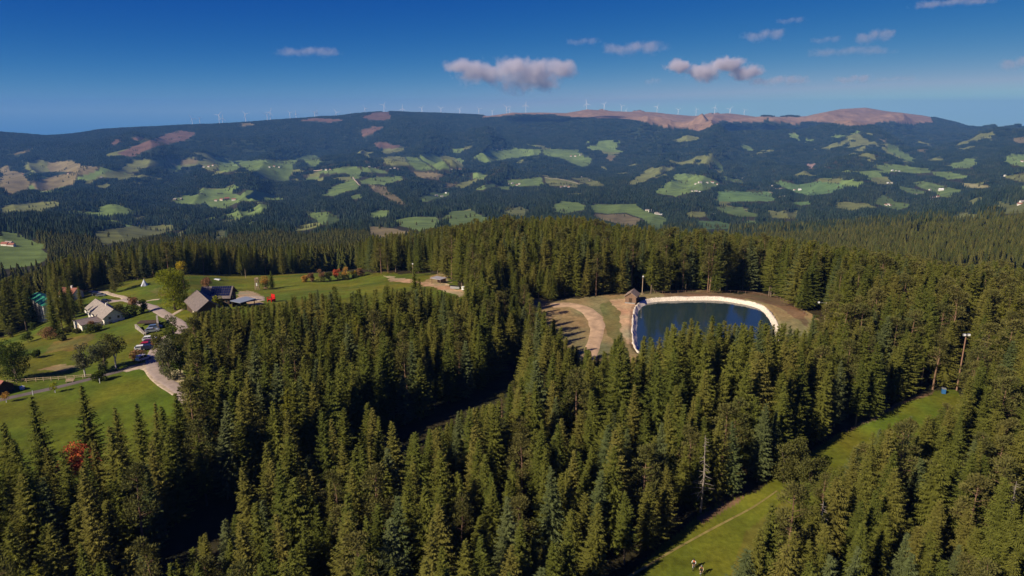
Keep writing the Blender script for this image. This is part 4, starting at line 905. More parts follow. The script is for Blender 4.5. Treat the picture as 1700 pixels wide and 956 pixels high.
# poles
def pole(name, label, cat, px0, py0, px1, py1, heads, mt, rad=.14, arm=0, group=None):
    p = at(px0, py0); dx, dy, dz = ray(px1, py1); d_ = p.y; t_ = d_/float(dy); top = CAMZ+float(dz)*t_; h = max(3, top-p.z)
    e = empty(name, tuple(p), 0, label, cat, group); MB().tube((0, 0, -.5), (0, 0, h), rad, rad*.7, 8).build('mast', mt, e)
    for s in heads:
        x = s*.55+arm; MB().tube((0, 0, h-.15), (x, 0, h+.05), .05, .05, 5).build('bracket', M['steel'], e)
        l = MB().box((x, -.12, h+.1), (.62, .45, .55), taper=.85).build('floodlight', M['steel'], e); MB().box((x, -.37, h+.1), (.56, .04, .5)).build('lamp_face', M['lamp'], l)
    return e
brownpole = mat('brown_pole', (.26,.15,.10), .8)
pole('floodlight_mast', 'tall brown mast with twin white floodlights beside the ski slope', 'light mast', 1588, 648, 1604, 556, (-1, 1), brownpole, .2)
pole('floodlight_mast', 'grey mast with one white floodlight behind the wooden pond hut', 'light mast', 1066, 489, 1064.5, 459, (0,), M['palewood'], .17)
pole('floodlight_mast', 'pole whose floodlight sits on a long side arm past the right end of the pond', 'light mast', 1367, 545, 1370, 502, (0,), M['palewood'], .12, arm=-2.6)
pole('floodlight_mast', 'pale pole with a small floodlight at the meadow corner near the hut', 'light mast', 686, 463, 686, 438, (0,), M['palewood'], .14)
for lb, a1, a2, a3, a4 in (('bare grey pole in front of the spruces behind the upper meadow', 408, 462, 407, 447), ('thin bare pole at the forest edge above the flat roofed hut', 730, 452, 730, 430), ('tall thin bare pole among the spruces left of the gravel track', 898, 565, 898, 517)):
    pole('wooden_pole', lb, 'pole', a1, a2, a3, a4, (), M['palewood'], .13)
# fences
def fence(name, label, pts, hgt, gap, mt, rails=2):
    P = [Vector(p) for p in pts]; e = empty(name, tuple(P[0]), 0, label, 'fence'); O = P[0]
    for i in range(len(P)-1):
        d = P[i+1]-P[i]; n = max(1, int(d.length/gap))
        for k in range(n+(i == len(P)-2)):
            q = P[i]+d*k/n; z = gz(q.x, q.y); MB().box((0, 0, hgt/2-.15), (.14, .14, hgt+.3)).build('post', mt, e, loc=(q.x-O.x, q.y-O.y, z-O.z))
    for r_ in range(rails):
        b = MB(); zz = hgt*(.9-.42*r_)
        for i in range(len(P)-1):
            d = P[i+1]-P[i]; n = max(1, int(d.length/gap))
            for k in range(n):
                q0 = P[i]+d*k/n; q1 = P[i]+d*(k+1)/n; b.tube((q0.x-O.x, q0.y-O.y, gz(q0.x, q0.y)-O.z+zz), (q1.x-O.x, q1.y-O.y, gz(q1.x, q1.y)-O.z+zz), .06, .06, 5)
        b.build('rail', mt, e)
    return e
fence('rail_fence', 'pale wooden post and rail fence along the dirt road below the sloping meadow', A_((12,637),(60,633),(110,630),(152,627)), 1.1, 1.9, M['palewood'])
fence('pond_fence', 'low brown post fence on the bank behind the far side of the pond', A_((1068,490),(1100,487),(1150,485.5),(1200,485.5),(1250,488),(1290,496),(1318,508),(1338,524)), 1.0, 3.2, M['wood'], 1)
fence('meadow_fence', 'grey wooden fence along the hedge between chalet and car park', A_((165,545),(190,535),(215,527),(245,515)), 1.1, 2.4, M['darkwood'])
# bench by the rail fence
def bench(label, px, py, rz, mt):
    e = empty('bench', tuple(at(px, py)), rz, label, 'bench'); MB().box((0, 0, .48), (2.0, .5, .08)).build('seat', mt, e); MB().box((0, .27, .85), (2.0, .06, .5)).build('backrest', mt, e)
    for s in (-1, 1): MB().box((s*.8, 0, .2), (.1, .45, .5)).build('leg', mt, e)
bench('pale wooden bench in front of the rail fence beside the dirt road', 116, 635, R(10), M['palewood'])
bench('long pale bench on the gravel below the flat roofed hut', 742, 475.5, R(-20), M['palewood'])
bench('wooden bench beside the lone spruce in the upper meadow', 441, 480, R(0), M['wood'])
# small boxes: water tank, snow gun hydrants, trailers
def crate_like(name, label, cat, px, py, d, mt, lidm):
    e = empty(name, tuple(at(px, py)), R(-20), label, cat); MB().box((0, 0, d[2]/2), d).build('body', mt, e, bevel=.05); MB().box((0, 0, d[2]+.06), (d[0]*1.06, d[1]*1.06, .12)).build('lid', lidm, e); return e
crate_like('snow_hydrant', 'blue metal hydrant box at the top end of the ski slope', 'hydrant', 1566, 653, (.9, .9, 1.3), M['blue'], M['steel'])
crate_like('water_trough', 'dark grey metal trough on the gravel below the flat roofed hut', 'trough', 756, 479, (4.2, 1.3, 1.1), M['steel'], M['glass'])
crate_like('storage_box', 'small white box at the end of the gravel below the flat roofed hut', 'box', 769, 481, (1.1, 1.1, 1.3), M['whitepaint'], M['whitepaint'])
crate_like('feed_box', 'small white box on the grass beside the house at the end of the dirt road', 'box', 37, 646, (1.0, .8, .7), M['whitepaint'], M['whitepaint'])
crate_like('water_trough', 'low pale trough in the shade at the forest edge behind the farmhouse', 'trough', 361, 464.5, (3.4, 1.2, .35), M['whitepaint'], M['canvas'])
for px, py, lb in ((166,636,'single white stake beside the bush below the dirt road'),(92,652,'white tree guard post under the yellow-green sapling below the dirt road'),(55,656,'white tree guard post below the dirt road, first one right of the orange sapling'),(11,668,'white tree guard post under the orange sapling'),(248,518,'short white post beside the upper bend of the road')):
    e = empty('marker_post', tuple(at(px, py)), 0, lb, 'post'); MB().tube((0, 0, -.2), (0, 0, 1.3), .09, .08, 8).build('shaft', M['whitepaint'], e); MB().tube((0, 0, 1.3), (0, 0, 1.36), .11, .02, 8).build('cap', M['steel'], e)
# --- cars
def car(label, px, py, rz, paint, group=None, van=False, loc=None):
    e = empty('parked_car', tuple(at(px, py)+Vector((0, 0, .14))), rz, label, 'car', group)
    h = 1.75 if van else 1.45
    pr = [(-2.1, .35), (2.1, .35), (2.15, .7), (1.9, .88), (1.0, .98), (-2.0, .98), (-2.15, .8)]
    MB().prism([(x, z) for x, z in pr], -.88, .88).build('body', paint, e)
    cb = [(-1.95, .98), (1.05, .98), (.35, h-.05), (-1.35 if not van else -1.8, h-.05)]
    b = MB(); n = 0
    top = [(.3, -.68), (.3, .68), (-1.4 if not van else -1.75, .68), (-1.4 if not van else -1.75, -.68)]; bot = [(1.05, -.84), (1.05, .84), (-1.98, .84), (-1.98, -.84)]
    for i in range(4): j = (i+1) % 4; b.poly([(bot[i][0], bot[i][1], .98), (bot[j][0], bot[j][1], .98), (top[j][0], top[j][1], h-.06), (top[i][0], top[i][1], h-.06)])
    b.build('windows', M['glass'], e); [MB().box((x_, 0, h*.62+.32), (.10, 1.56, h-1.1)).build('pillar', paint, e) for x_ in (-.45, -1.55)]; MB().box(((top[0][0]+top[2][0])/2, 0, h-.02), (abs(top[0][0]-top[2][0])+.06, 1.42, .09)).build('roof', paint, e)
    for x in (-1.35, 1.35):
        for y in (-.84, .84):
            wl = MB().tube((0, -.11, 0), (0, .11, 0), .34, .34, 14).build('wheel', M['tyre'], e, loc=(x, y, .34)); s = 1 if y > 0 else -1; MB().tube((0, s*.11, 0), (0, s*.13, 0), .2, .2, 10).build('rim', M['steel'], wl)
    for y in (-.62, .62): MB().box((2.14, y, .72), (.06, .34, .14)).build('headlight', M['lamp'], e); MB().box((-2.14, y, .82), (.06, .3, .14)).build('tail_light', M['red'], e)
    return e
cw_, cs, cn, cr_, cg, ck = (mat('car_white', (.75,.75,.74), .3), mat('car_silver', (.42,.45,.50), .3, metal=.4), mat('car_navy', (.02,.025,.06), .25), mat('car_red', (.40,.015,.03), .3), mat('car_grey', (.16,.17,.19), .3), mat('car_black', (.02,.02,.025), .2))
car('white van standing on the road just below the row of parked cars', 239, 598, R(62), cw_, van=True)
gcar = 'cars parked beside the road'
for lb, px, py, rz, pt, vn in (('dark navy car at the near end of the parked row', 248, 580, 20, cn, False), ('red car parked second from the near end of the row', 245, 575.5, 20, cr_, False), ('dark purple-red car parked between the red and the white one', 250, 571, 20, mat('car_plum', (.10,.02,.05), .3), False),
     ('white car parked in the middle of the row above the dark red one', 249, 565.5, 20, cw_, False), ('silver hatchback parked near the far end of the row', 253, 551.5, 24, cs, False), ('blue-grey car parked at the far end of the row', 258, 546, 24, mat('car_blue', (.10,.16,.28), .3), False), ('small white car parked beside the reddish bush at the near end of the row', 236.5, 581, 25, cw_, False)):
    car(lb, px, py, R(rz), pt, gcar, vn)
for lb, px, py, rz, pt in (('black car on the driveway above the chalet roof', 160, 490, 10, ck), ('grey car beside the black one on the driveway above the chalet roof', 168, 492, 12, cg), ('black car tucked right behind the chalet roof', 176, 502, 5, ck)):
    car(lb, px, py, R(rz), pt, 'cars on the driveway behind the chalet')
# --- broadleaf trees and bushes
def broad(name, label, cat, px, py, H, W, lm, low=.2, n=2600, seed=0, lm2=None, split=0, group=None, bark=None, leaf=.34, loc=None, clumps=16):
    random.seed(seed*31+7); cr = TB(); tk = TB(); p = at(px, py) if loc is None else loc
    e = empty(name, tuple(p), random.random()*6, label, cat, group)
    tk.tube([(0, 0, -.5), (jit(.1), jit(.1), H*.3), (jit(.3), jit(.3), H*.6)], [H*.022+.04, H*.016+.03, H*.008+.02], 7)
    cs_ = []
    for k in range(clumps):
        z = low+(1-low)*random.random()**.8; rr_ = W/2*math.sqrt(max(.02, 1-((z-.5-low*.35)/.58)**2))*random.uniform(.25, .85); a = random.random()*6.283
        c = Vector((math.cos(a)*rr_, math.sin(a)*rr_, H*z*.92)); q = (W*.20+.12*H*(1-abs(z-.5)))*random.uniform(.6, 1.1)*.75; cs_.append((c, q, random.uniform(.2, .8)))
        if k < 9: tk.tube([(0, 0, H*(.18+.3*random.random())), tuple(c)], [H*.008+.02, .02], 4)
    tot = sum(q*q for _, q, _ in cs_)
    for c, q, tn in cs_:
        for j in range(int(n*q*q/tot)):
            d = Vector((random.gauss(0, 1), random.gauss(0, 1), random.gauss(0, 1))).normalized(); rad = q*(random.uniform(.35, 1.12)**.6); pt = c+Vector((d.x, d.y, d.z*.85))*rad
            if pt.z < .1: continue
            f = (d+Vector((jit(.9), jit(.9), jit(.9)))).normalized()*leaf; s_ = f.cross(Vector((jit(1), jit(1), 1))).normalized()*leaf*.55
            cr.tri(tuple(pt-s_), tuple(pt+s_), tuple(pt+f), tn+jit(.2), 1 if (lm2 and pt.z < H*split) else 0)
    link('crown', cr.mesh('crown', [lm]+([lm2] if lm2 else [])), e); link('trunk', tk.mesh('trunk', [bark or M['bark']]), e); return e
T = broad
T('broadleaf_tree', 'tall bright green broadleaf tree in front of the farmhouse', 'tree', 291, 515, 18.5, 12.0, M['leaf_green'], .10, 11000, 1, clumps=26)
T('broadleaf_tree', 'dense dark green broadleaf tree at the left end of the rail fence', 'tree', 27, 633, 11.5, 9.5, M['leaf_dark'], .1, 5500, 2, clumps=22)
T('birch_tree', 'slim grey-green tree on a pale trunk right of the rail fence', 'tree', 142, 626, 10, 3.6, M['leaf_grey'], .3, 1800, 3, bark=M['birch'])
T('broadleaf_tree', 'bushy grey-green tree, the widest of three on the slope above the dirt road', 'tree', 175, 614, 9, 6.6, M['leaf_grey'], .1, 3200, 4)
T('broadleaf_tree', 'leaning tree on a tall bare trunk, nearest to the road of three on the slope', 'tree', 193, 612, 10.5, 5.4, M['leaf_olive'], .45, 2000, 5, bark=M['birch'])
T('bush', 'small dark bush between the dirt road and the meadow stake', 'bush', 165, 632, 2.6, 4.2, M['leaf_dark'], .05, 900, 6)
T('bush', 'reddish brown bush beside the van on the road', 'bush', 232, 596, 2.6, 5.2, M['leaf_rust'], .05, 1100, 7)
T('bush', 'dark reddish round bush on the meadow below the garage', 'bush', 84, 563, 4.2, 6.2, M['leaf_rust'], .05, 1500, 8)
for i, (px, py, h, w_, lm, lb) in enumerate([(47,568,4,3.5,'leaf_dark','dark bush left of the reddish round bush on the meadow'),(100,559,3.4,3.4,'leaf_dark','dark bush right of the reddish round bush on the meadow'),(62,594,2.4,2.6,'leaf_dark','small dark bush in the middle of the sloping meadow'),(112,552,2,3.4,'leaf_olive','low olive bush below the garage wall'),(128,554,1.8,3,'leaf_olive','low olive bush in front of the garage door'),
    (150,553,3.2,5,'leaf_dark','dark hedge bush just below the chalet front'),(163,549,2.4,4.2,'leaf_olive','olive hedge bush below the right corner of the chalet'),(152,545,2.6,3.2,'leaf_rust','rust coloured shrub against the chalet balcony'),(104,566,2.2,2.8,'leaf_olive','low olive bush at the edge of the dry meadow patch'),(55,548,3.4,3.6,'leaf_dark','dark bush at the foot of the tall spruces above the meadow'),(122,522,5,4,'leaf_dark','dark shrub behind the garage roof'),(20,560,4.4,4,'leaf_olive','olive bush at the meadow edge above the dense dark broadleaf tree')]):
    T('bush', lb, 'bush', px, py, h, w_, M[lm], .05, 900, 20+i)
T('broadleaf_tree', 'yellow-green rounded tree right of the chalet', 'tree', 204, 530, 5.6, 5.6, M['leaf_olive'], .1, 2200, 40, lm2=M['leaf_green'], split=.4)
T('broadleaf_tree', 'rust tinged dark tree between the chalet and the upper road bend', 'tree', 224, 524, 7.8, 4.6, M['leaf_rust'], .1, 2400, 41, lm2=M['leaf_dark'], split=.6)
T('broadleaf_tree', 'dark tree beside the rust tinged one at the upper road bend', 'tree', 238, 519, 5, 4, M['leaf_dark'], .1, 1500, 42)
T('broadleaf_tree', 'olive broadleaf tree in front of the spruces left of the tepee', 'tree', 192, 484, 11.5, 7, M['leaf_olive'], .08, 3600, 43)
T('birch_tree', 'bright yellow birch among dark spruces at the left of the village', 'tree', 30, 517, 9, 4.6, M['leaf_yellow'], .15, 1500, 44, lm2=M['leaf_olive'], split=.35)
T('broadleaf_tree', 'golden autumn tree rising behind the bright green broadleaf tree', 'tree', 306, 480, 14, 4.5, M['leaf_yellow'], .5, 1100, 45, lm2=M['leaf_olive'], split=.7)
T('broadleaf_tree', 'reddish brown autumn tree just behind the farmhouse roof', 'tree', 347, 482, 7.5, 5.2, M['leaf_rust'], .1, 2000, 46)
T('broadleaf_tree', 'orange-leaved tree standing against the lone spruce in the upper meadow', 'tree', 441, 479, 6.6, 4.2, M['leaf_orange'], .15, 1300, 47, lm2=M['leaf_olive'], split=.45)
T('broadleaf_tree', 'bright lime-yellow small tree in front of the farmhouse wall', 'tree', 363, 518, 6.2, 3.6, M['leaf_lime'], .2, 1500, 48)
for i, (px, py, h, w_, lm, l2, lb) in enumerate([(506,468,3.6,3.6,'leaf_orange',None,'pale orange bush at the left end of the autumn tree row'),(517,469,5,3.8,'leaf_rust',None,'pinkish rust tree, second in the autumn row'),(533,468,6.6,5,'leaf_rust','leaf_olive','tallest rust tree in the left half of the autumn row'),(547,467,5,4.4,'leaf_olive','leaf_dark','olive green tree in the middle of the autumn row'),
    (560,465,5.8,4.8,'leaf_red','leaf_rust','red topped tree in the right half of the autumn row'),(573,464,6.6,5.4,'leaf_orange','leaf_olive','golden orange tree, brightest of the autumn row'),(588,461,4,3,'leaf_yellow','leaf_olive','small yellow tree right of the golden orange one'),(598,459,4.8,4.2,'leaf_rust',None,'dull reddish tree at the right end of the autumn row')]):
    T('autumn_tree', lb, 'tree', px, py, h, w_, M[lm], .08, 1700, 60+i, lm2=M[l2] if l2 else None, split=.5)
T('autumn_tree', 'flame red tree rising among dark spruces below the lower meadow', 'tree', 143, 832, 13, 5.8, M['leaf_red'], .5, 2600, 80, leaf=.3)
for i, (px, py, h, w_, lm, lb) in enumerate([(272,612,10.5,6,'leaf_olive','olive tree leaning over the road beside the parked cars'),(283,628,11,6.5,'leaf_grey','tall grey-green tree in front of the parked cars right of the road'),(300,622,9,6,'leaf_dark','dark tree behind the grey-green ones right of the road'),(292,580,11,6,'leaf_dark','dark tree at the far end of the car park'),
    (336,640,9.5,6,'leaf_olive','olive tree at the edge of the spruce forest right of the road bend'),(312,590,10,6,'leaf_olive','olive tree between the farmhouse and the car park'),(330,655,8,5.5,'leaf_grey','grey-green tree above the pale earth bank beside the road bend')]):
    T('broadleaf_tree', lb, 'tree', px, py, h, w_, M[lm], .08, 3000, 90+i)
for i, (px, py, h, w_, lb) in enumerate([(1300,800,8,6,'light olive shrub tree at the shaded edge of the ski slope, left one of three'),(1325,790,8,5.5,'light olive shrub tree in the middle of three beside the ski slope'),(1345,815,7,5.5,'light olive shrub tree closest to the open strip of the ski slope')]):
    T('broadleaf_tree', lb, 'tree', px, py, h, w_, M['leaf_olive'], .05, 2800, 110+i, leaf=.28)
for px, py, lm, lb, sd_ in ((91,652,'leaf_lime','yellow-green sapling on the meadow just below the dirt road',120),(10,668,'leaf_orange','orange sapling near the house at the end of the dirt road',121)):
    T('sapling', lb, 'tree', px, py, 2.9, 2.0, M[lm], .4, 420, sd_, leaf=.22)
# single conifers the photo sets apart
def conf(label, px, py, h, w_=1.0, kind='spruce', v=0, loc=None):
    k_, cm, tm, H_ = PROTO[KIDX[kind][v % len(KIDX[kind])]]; p = at(px, py) if loc is None else loc
    e = empty(kind+'_tree', tuple(p), px*.7, label, kind); s_ = h/20; e.scale = (s_*w_, s_*w_, s_); link('crown', cm, e); link('trunk', tm, e); return e
conf('lone dark spruce in the upper meadow beside the orange-leaved tree', 452, 479, 9.5, 1.25, v=0)
for i, (px, py, h, lb) in enumerate([(93,556,15,'dark spruce directly in front of the house with the green roof'),(92,550,16.5,'tallest dark spruce in the clump beside the green roofed house'),(104,548,15.5,'dark spruce in the middle of the clump left of the garage'),(116,545,14,'dark spruce right next to the garage roof'),(88,535,15,'dark spruce at the back of the clump beside the green roofed house'),(110,530,17,'dark spruce rising in front of the red roofed house'),(124,528,14,'dark spruce between the red roofed house and the chalet'),(137,520,12,'slender dark spruce above the garage roof'),(99,526,17,'dark spruce hiding the left part of the red roofed house'),(118,512,14,'dark spruce against the right part of the red roofed house')]):
    conf(lb, px, py, h, 1.15, v=i)
def snag(label, px, py, H, seed):
    random.seed(seed); tk = TB(); p = at(px, py); e = empty('dead_tree', tuple(p), random.random()*6, label, 'dead tree'); tk.tube([(0, 0, -.5), (jit(.2), jit(.2), H*.5), (jit(.3), jit(.3), H)], [H*.013, H*.009, .03], 7)
    link('trunk', tk.mesh('trunk', [M['snagbark']]), e); br = TB(); z = H*.25
    while z < H*.97:
        a = random.random()*6.28; L = (1-z/H)*2.6+.4; br.tube([(0, 0, z), (math.cos(a)*L*.6, math.sin(a)*L*.6, z-.05), (math.cos(a)*L, math.sin(a)*L, z-.25*L*random.random())], [.05, .035, .012], 4); z += random.uniform(.12, .4)
    link('branches', br.mesh('branches', [M['snagbark']]), e)
snag('bare pale dead tree among the green ones right of the cyclists', 1352, 955, 13, 1)
snag('bare grey dead tree on the shaded side of the ski slope', 1163, 850, 15, 2)
snag('leaning pale dead tree near the lower right corner', 1660, 940, 15, 3)
snag('pale bare trunk standing right of the twin floodlight mast', 1618, 655, 16, 4)
snag('grey bare trunk at the forest edge below the pond track', 890, 610, 14, 5)
def conf_top(label, px, pyt, H, w_=1.0, v=0):
    dx, dy, dz = (float(q) for q in ray(px, pyt)); r_ = (CAMZ-H)/(-dz/math.hypot(dx, dy)); k = r_/math.hypot(dx, dy); x, y = dx*k, dy*k
    conf(label, px, 0, H, w_, v=v, loc=(x, y, gz(x, y)))
for i, (px, pt, H, w_, lb) in enumerate([(51,654,20,1.15,'broad spruce whose tip stands out against the lower meadow at its left'),(134,638,20,1.1,'tallest spruce standing out against the lower meadow above the flame red tree'),(190,672,17,.95,'slim spruce right of the tallest one against the lower meadow'),(226,668,18,1.0,'middle spruce of the tips poking up against the lower meadow'),(256,668,18,.9,'slender spruce below the road bend against the lower meadow'),(290,652,19,1.15,'spruce reaching up to the gravel edge of the road bend'),(4,698,19,1.1,'dark spruce at the left picture edge below the meadow')]):
    conf_top(lb, px, pt, H, w_, v=i*2+1)
# --- cyclists
def skinned(name, J, E, rad, mats, matf, parent):
    me = bpy.data.meshes.new(name); me.from_pydata([Vector(j) for j in J], E, []); o = bpy.data.objects.new(name, me); COL.objects.link(o)
    md = o.modifiers.new('s', 'SKIN'); sv = me.skin_vertices[0].data
    for i, r in enumerate(rad): sv[i].radius = (r, r); sv[i].use_root = (i == 0)
    o.modifiers.new('u', 'SUBSURF').levels = 1
    dg = bpy.context.evaluated_depsgraph_get(); m2 = bpy.data.meshes.new_from_object(o.evaluated_get(dg)); bpy.data.objects.remove(o)
    for q in mats: m2.materials.append(q)
    for p in m2.polygons: p.material_index = matf(p.center); p.use_smooth = True
    m2.name = name; return link(name, m2, parent)
def cyclist(px, py, rz, lb_p, lb_b, top, sleeves, short, helmet, pack, frame):
    p = at(px, py)+Vector((0, 0, .06)); e = empty('mountain_bike', tuple(p), rz, lb_b, 'bicycle', )
    for x in (-.55, .56):
        wl = MB().ring((0, 0, 0), .34, .032, 'y').build('wheel', M['tyre'], e, loc=(x, 0, .36))
        b = MB(); [b.tube((0, 0, 0), (.32*math.cos(a*.785), 0, .32*math.sin(a*.785)), .006, .006, 4) for a in range(8)]; b.tube((0, -.04, 0), (0, .04, 0), .03, .03, 8); b.build('spokes', M['steel'], wl)
    f = MB(); S, Bk, Hd, Fr, Re = (-.18, 0, .80), (-.02, 0, .32), (.38, 0, .82), (.56, 0, .36), (-.55, 0, .36)
    for a, b in ((S, Bk), (Bk, Hd), (S, Hd), (Bk, Re), (S, Re)): f.tube(a, b, .022, .022, 6)
    f.build('frame', frame, e); MB().tube(Hd, Fr, .025, .02, 6).build('fork', M['steel'], e); MB().box((-.22, 0, .87), (.26, .14, .06)).build('saddle', M['tyre'], e)
    MB().tube((.38, 0, .82), (.36, 0, .98), .02, .02, 6).tube((.33, -.34, 1.0), (.33, .34, 1.0), .014, .014, 6).build('handlebar', M['tyre'], e)
    MB().tube((-.02, -.1, .32), (-.02, .1, .32), .03, .03, 8).tube((-.02, -.1, .32), (.12, -.1, .24), .012, .012, 5).tube((-.02, .1, .32), (-.16, .1, .40), .012, .012, 5).box((.12, -.15, .24), (.1, .1, .02)).box((-.16, .15, .40), (.1, .1, .02)).build('crank', M['steel'], e)
    h = empty('person', tuple(p), rz, lb_p, 'person')
    J = [(-.2, 0, .97), (-.12, 0, 1.12), (.02, 0, 1.32), (.10, 0, 1.47), (.16, 0, 1.56), (.20, 0, 1.68),
         (-.18, .11, .93), (.16, .14, .80), (-.10, .14, .47), (.03, .14, .43), (-.18, -.11, .93), (.22, -.14, .68), (.10, -.14, .30), (.23, -.14, .27),
         (.06, .19, 1.42), (.12, .30, 1.22), (.31, .28, 1.04), (.06, -.19, 1.42), (.12, -.30, 1.22), (.31, -.28, 1.04)]
    E = [(0, 1), (1, 2), (2, 3), (3, 4), (4, 5), (0, 6), (6, 7), (7, 8), (8, 9), (0, 10), (10, 11), (11, 12), (12, 13), (2, 14), (14, 15), (15, 16), (2, 17), (17, 18), (18, 19)]
    rad = [.13, .135, .15, .08, .055, .10, .10, .07, .045, .045, .10, .07, .045, .045, .065, .048, .035, .065, .048, .035]
    def mf(c):
        if c.z > 1.5: return 0
        if c.z > 1.02 and abs(c.y) < .165: return 1
        if c.z > 1.12: return 2
        if c.z > .78 and c.x < .12: return 3
        if c.z < .40: return 4
        return 0
    skinned('body', J, E, rad, [M['skin'], top, sleeves, short, M['whitepaint']], mf, h)
    for s in (-1, 1):   # gloved hands around the grips, five fingers each
        g = MB(); g.box((.31, s*.29, 1.02), (.09, .08, .04))
        for k in range(4): y = s*(.262+.020*k); g.tube((.34, y, 1.025), (.375, y, 1.01), .009, .009, 5).tube((.375, y, 1.01), (.365, y, .98), .008, .007, 5)
        g.tube((.30, s*.25, 1.02), (.335, s*.235, .99), .010, .008, 5); g.build('glove', M['tyre'], h)
    bm = bmesh.new(); bmesh.ops.create_uvsphere(bm, u_segments=14, v_segments=9, radius=.135)
    for v in bm.verts: v.co.z = max(v.co.z, -.02); v.co.x *= 1.15
    me = bpy.data.meshes.new('helmet'); bm.to_mesh(me); bm.free(); me.materials.append(helmet); link('helmet', me, h, (.20, 0, 1.74))
    MB().box((.34, 0, 1.69), (.03, .035, .05), taper=.5).build('nose', M['skin'], h)
    if pack: MB().box((0, 0, 0), (.16, .30, .42), taper=.8).build('backpack', pack, h, loc=(-.16, 0, 1.36), rot=(0, R(35), 0), bevel=.03)
hd = math.atan2(-.9, -.43)
orange = mat('orange_jersey', (.70,.20,.10), .8); wsl = mat('white_sleeve', (.75,.75,.72), .8); dk = mat('dark_cloth', (.03,.03,.04), .8); gh = mat('grey_helmet', (.16,.17,.20), .5); ye = mat('cream_sleeve', (.62,.52,.28), .8); br_ = mat('brown_jersey', (.22,.07,.04), .8)
cyclist(1151.5, 944, hd, 'cyclist in an orange jersey with white sleeves, ahead on the grass slope', 'mountain bike ridden by the cyclist in the orange jersey', orange, wsl, dk, mat('dark_helmet', (.03,.04,.03), .4), None, M['blue'])
cyclist(1164, 955, hd, 'cyclist in a dark jersey with cream sleeves and grey backpack, riding second', 'mountain bike ridden by the cyclist with the grey backpack', br_, ye, dk, gh, gh, M['tyre'])
# --- wind turbines on the ridge
TURB = [(318.5,197,209,7,0),(331,196,207,5,20),(363,191,204,7,50),(369,196,204,7,80),(407,189,203,7,10),(443,190,203,6,35),(448,186,202,7,65),(481,187,200,6,15),(491,189,200,6,95),(522,186,199,6,40),(525.5,187,198,6,70),(558,186,196,7,5),(583.5,189,193,5,0),(606,180,188,6,0),(637,174,186,7,55),(668,180,188,7,88),(700,179,189,6,45),(732,180,189,6,25),(763,181,190,6,50),(795,181,191,6,15),(817,184,190,5,30),(841,178,187,7,20),(846,182,187,6,75),(873,174,184,7,85),(974,172,181,7,100),(1003,173,184,6,40),(1032,176,187,6,10),(1039,183,187,5,60),(1091,177,188,6,55),(1126,182,190,6,30),(1156,181,191,5,0),(1187,178,190,6,75),(1212,181,189,6,45),(1236,183,192,5,12)]
tw = mat('turbine_white', (.8,.8,.8), .4)
def blade(a, Rr):
    b = MB(); ca, sa = math.cos(a), math.sin(a)
    def P(u, v, y): return (ca*u-sa*v, y, sa*u+ca*v)
    ws = [(0, .025, .025), (.2, .065, .025), (.6, .04, .012), (1, .012, .006)]
    for i in range(3):
        (u0, w0, t0), (u1, w1, t1) = ws[i], ws[i+1]
        for y in (-1, 1): b.poly([P(u0*Rr, -w0*Rr*.4, y*t0*Rr), P(u1*Rr, -w1*Rr*.4, y*t1*Rr), P(u1*Rr, w1*Rr*.6, y*t1*Rr), P(u0*Rr, w0*Rr*.6, y*t0*Rr)])
        for v0, v1 in ((-w0*.4, -w1*.4), (w0*.6, w1*.6)): b.poly([P(u0*Rr, v0*Rr, -t0*Rr), P(u1*Rr, v1*Rr, -t1*Rr), P(u1*Rr, v1*Rr, t1*Rr), P(u0*Rr, v0*Rr, t0*Rr)])
    return b
ordn = ['first', 'second', 'third', 'fourth', 'fifth', 'sixth', 'seventh', 'eighth', 'ninth', 'tenth', 'eleventh', 'twelfth', 'thirteenth', 'fourteenth', 'fifteenth', 'sixteenth', 'seventeenth']
for i, (px, py, pb, rb, ang) in enumerate(TURB):
    dx, dy, dz = (float(q) for q in ray(px, py)); h_ = math.hypot(dx, dy); az_ = math.atan2(dx, dy); r_ = float(ridge_r(az_))*(1.0 if pb-py > 9 else 1.015)
    x, y, zh = dx/h_*r_, dy/h_*r_, CAMZ+dz/h_*r_; zg = gz(x, y); Rr = rb*r_/F*1.0; H = zh-zg
    lb = 'white wind turbine on the ridge, %s counted from the %s end of the row' % ((ordn[i], 'left') if i < 17 else (ordn[33-i], 'right'))
    e = empty('wind_turbine', (x, y, zg), -az_+jit(.3), lb, 'wind turbine', 'wind turbines along the ridge')
    MB().tube((0, 0, -4), (0, 0, H), 2.3, 1.3, 8).build('tower', tw, e)
    MB().box((0, 1, H), (4.2, 10, 4.2)).build('nacelle', tw, e); MB().tube((0, -4.0, H), (0, -6.4, H), 2.0, .8, 8).build('hub', tw, e)
    for k in range(3): blade(R(ang+120*k), Rr).build('blade', tw, e, loc=(0, -5.2, H))
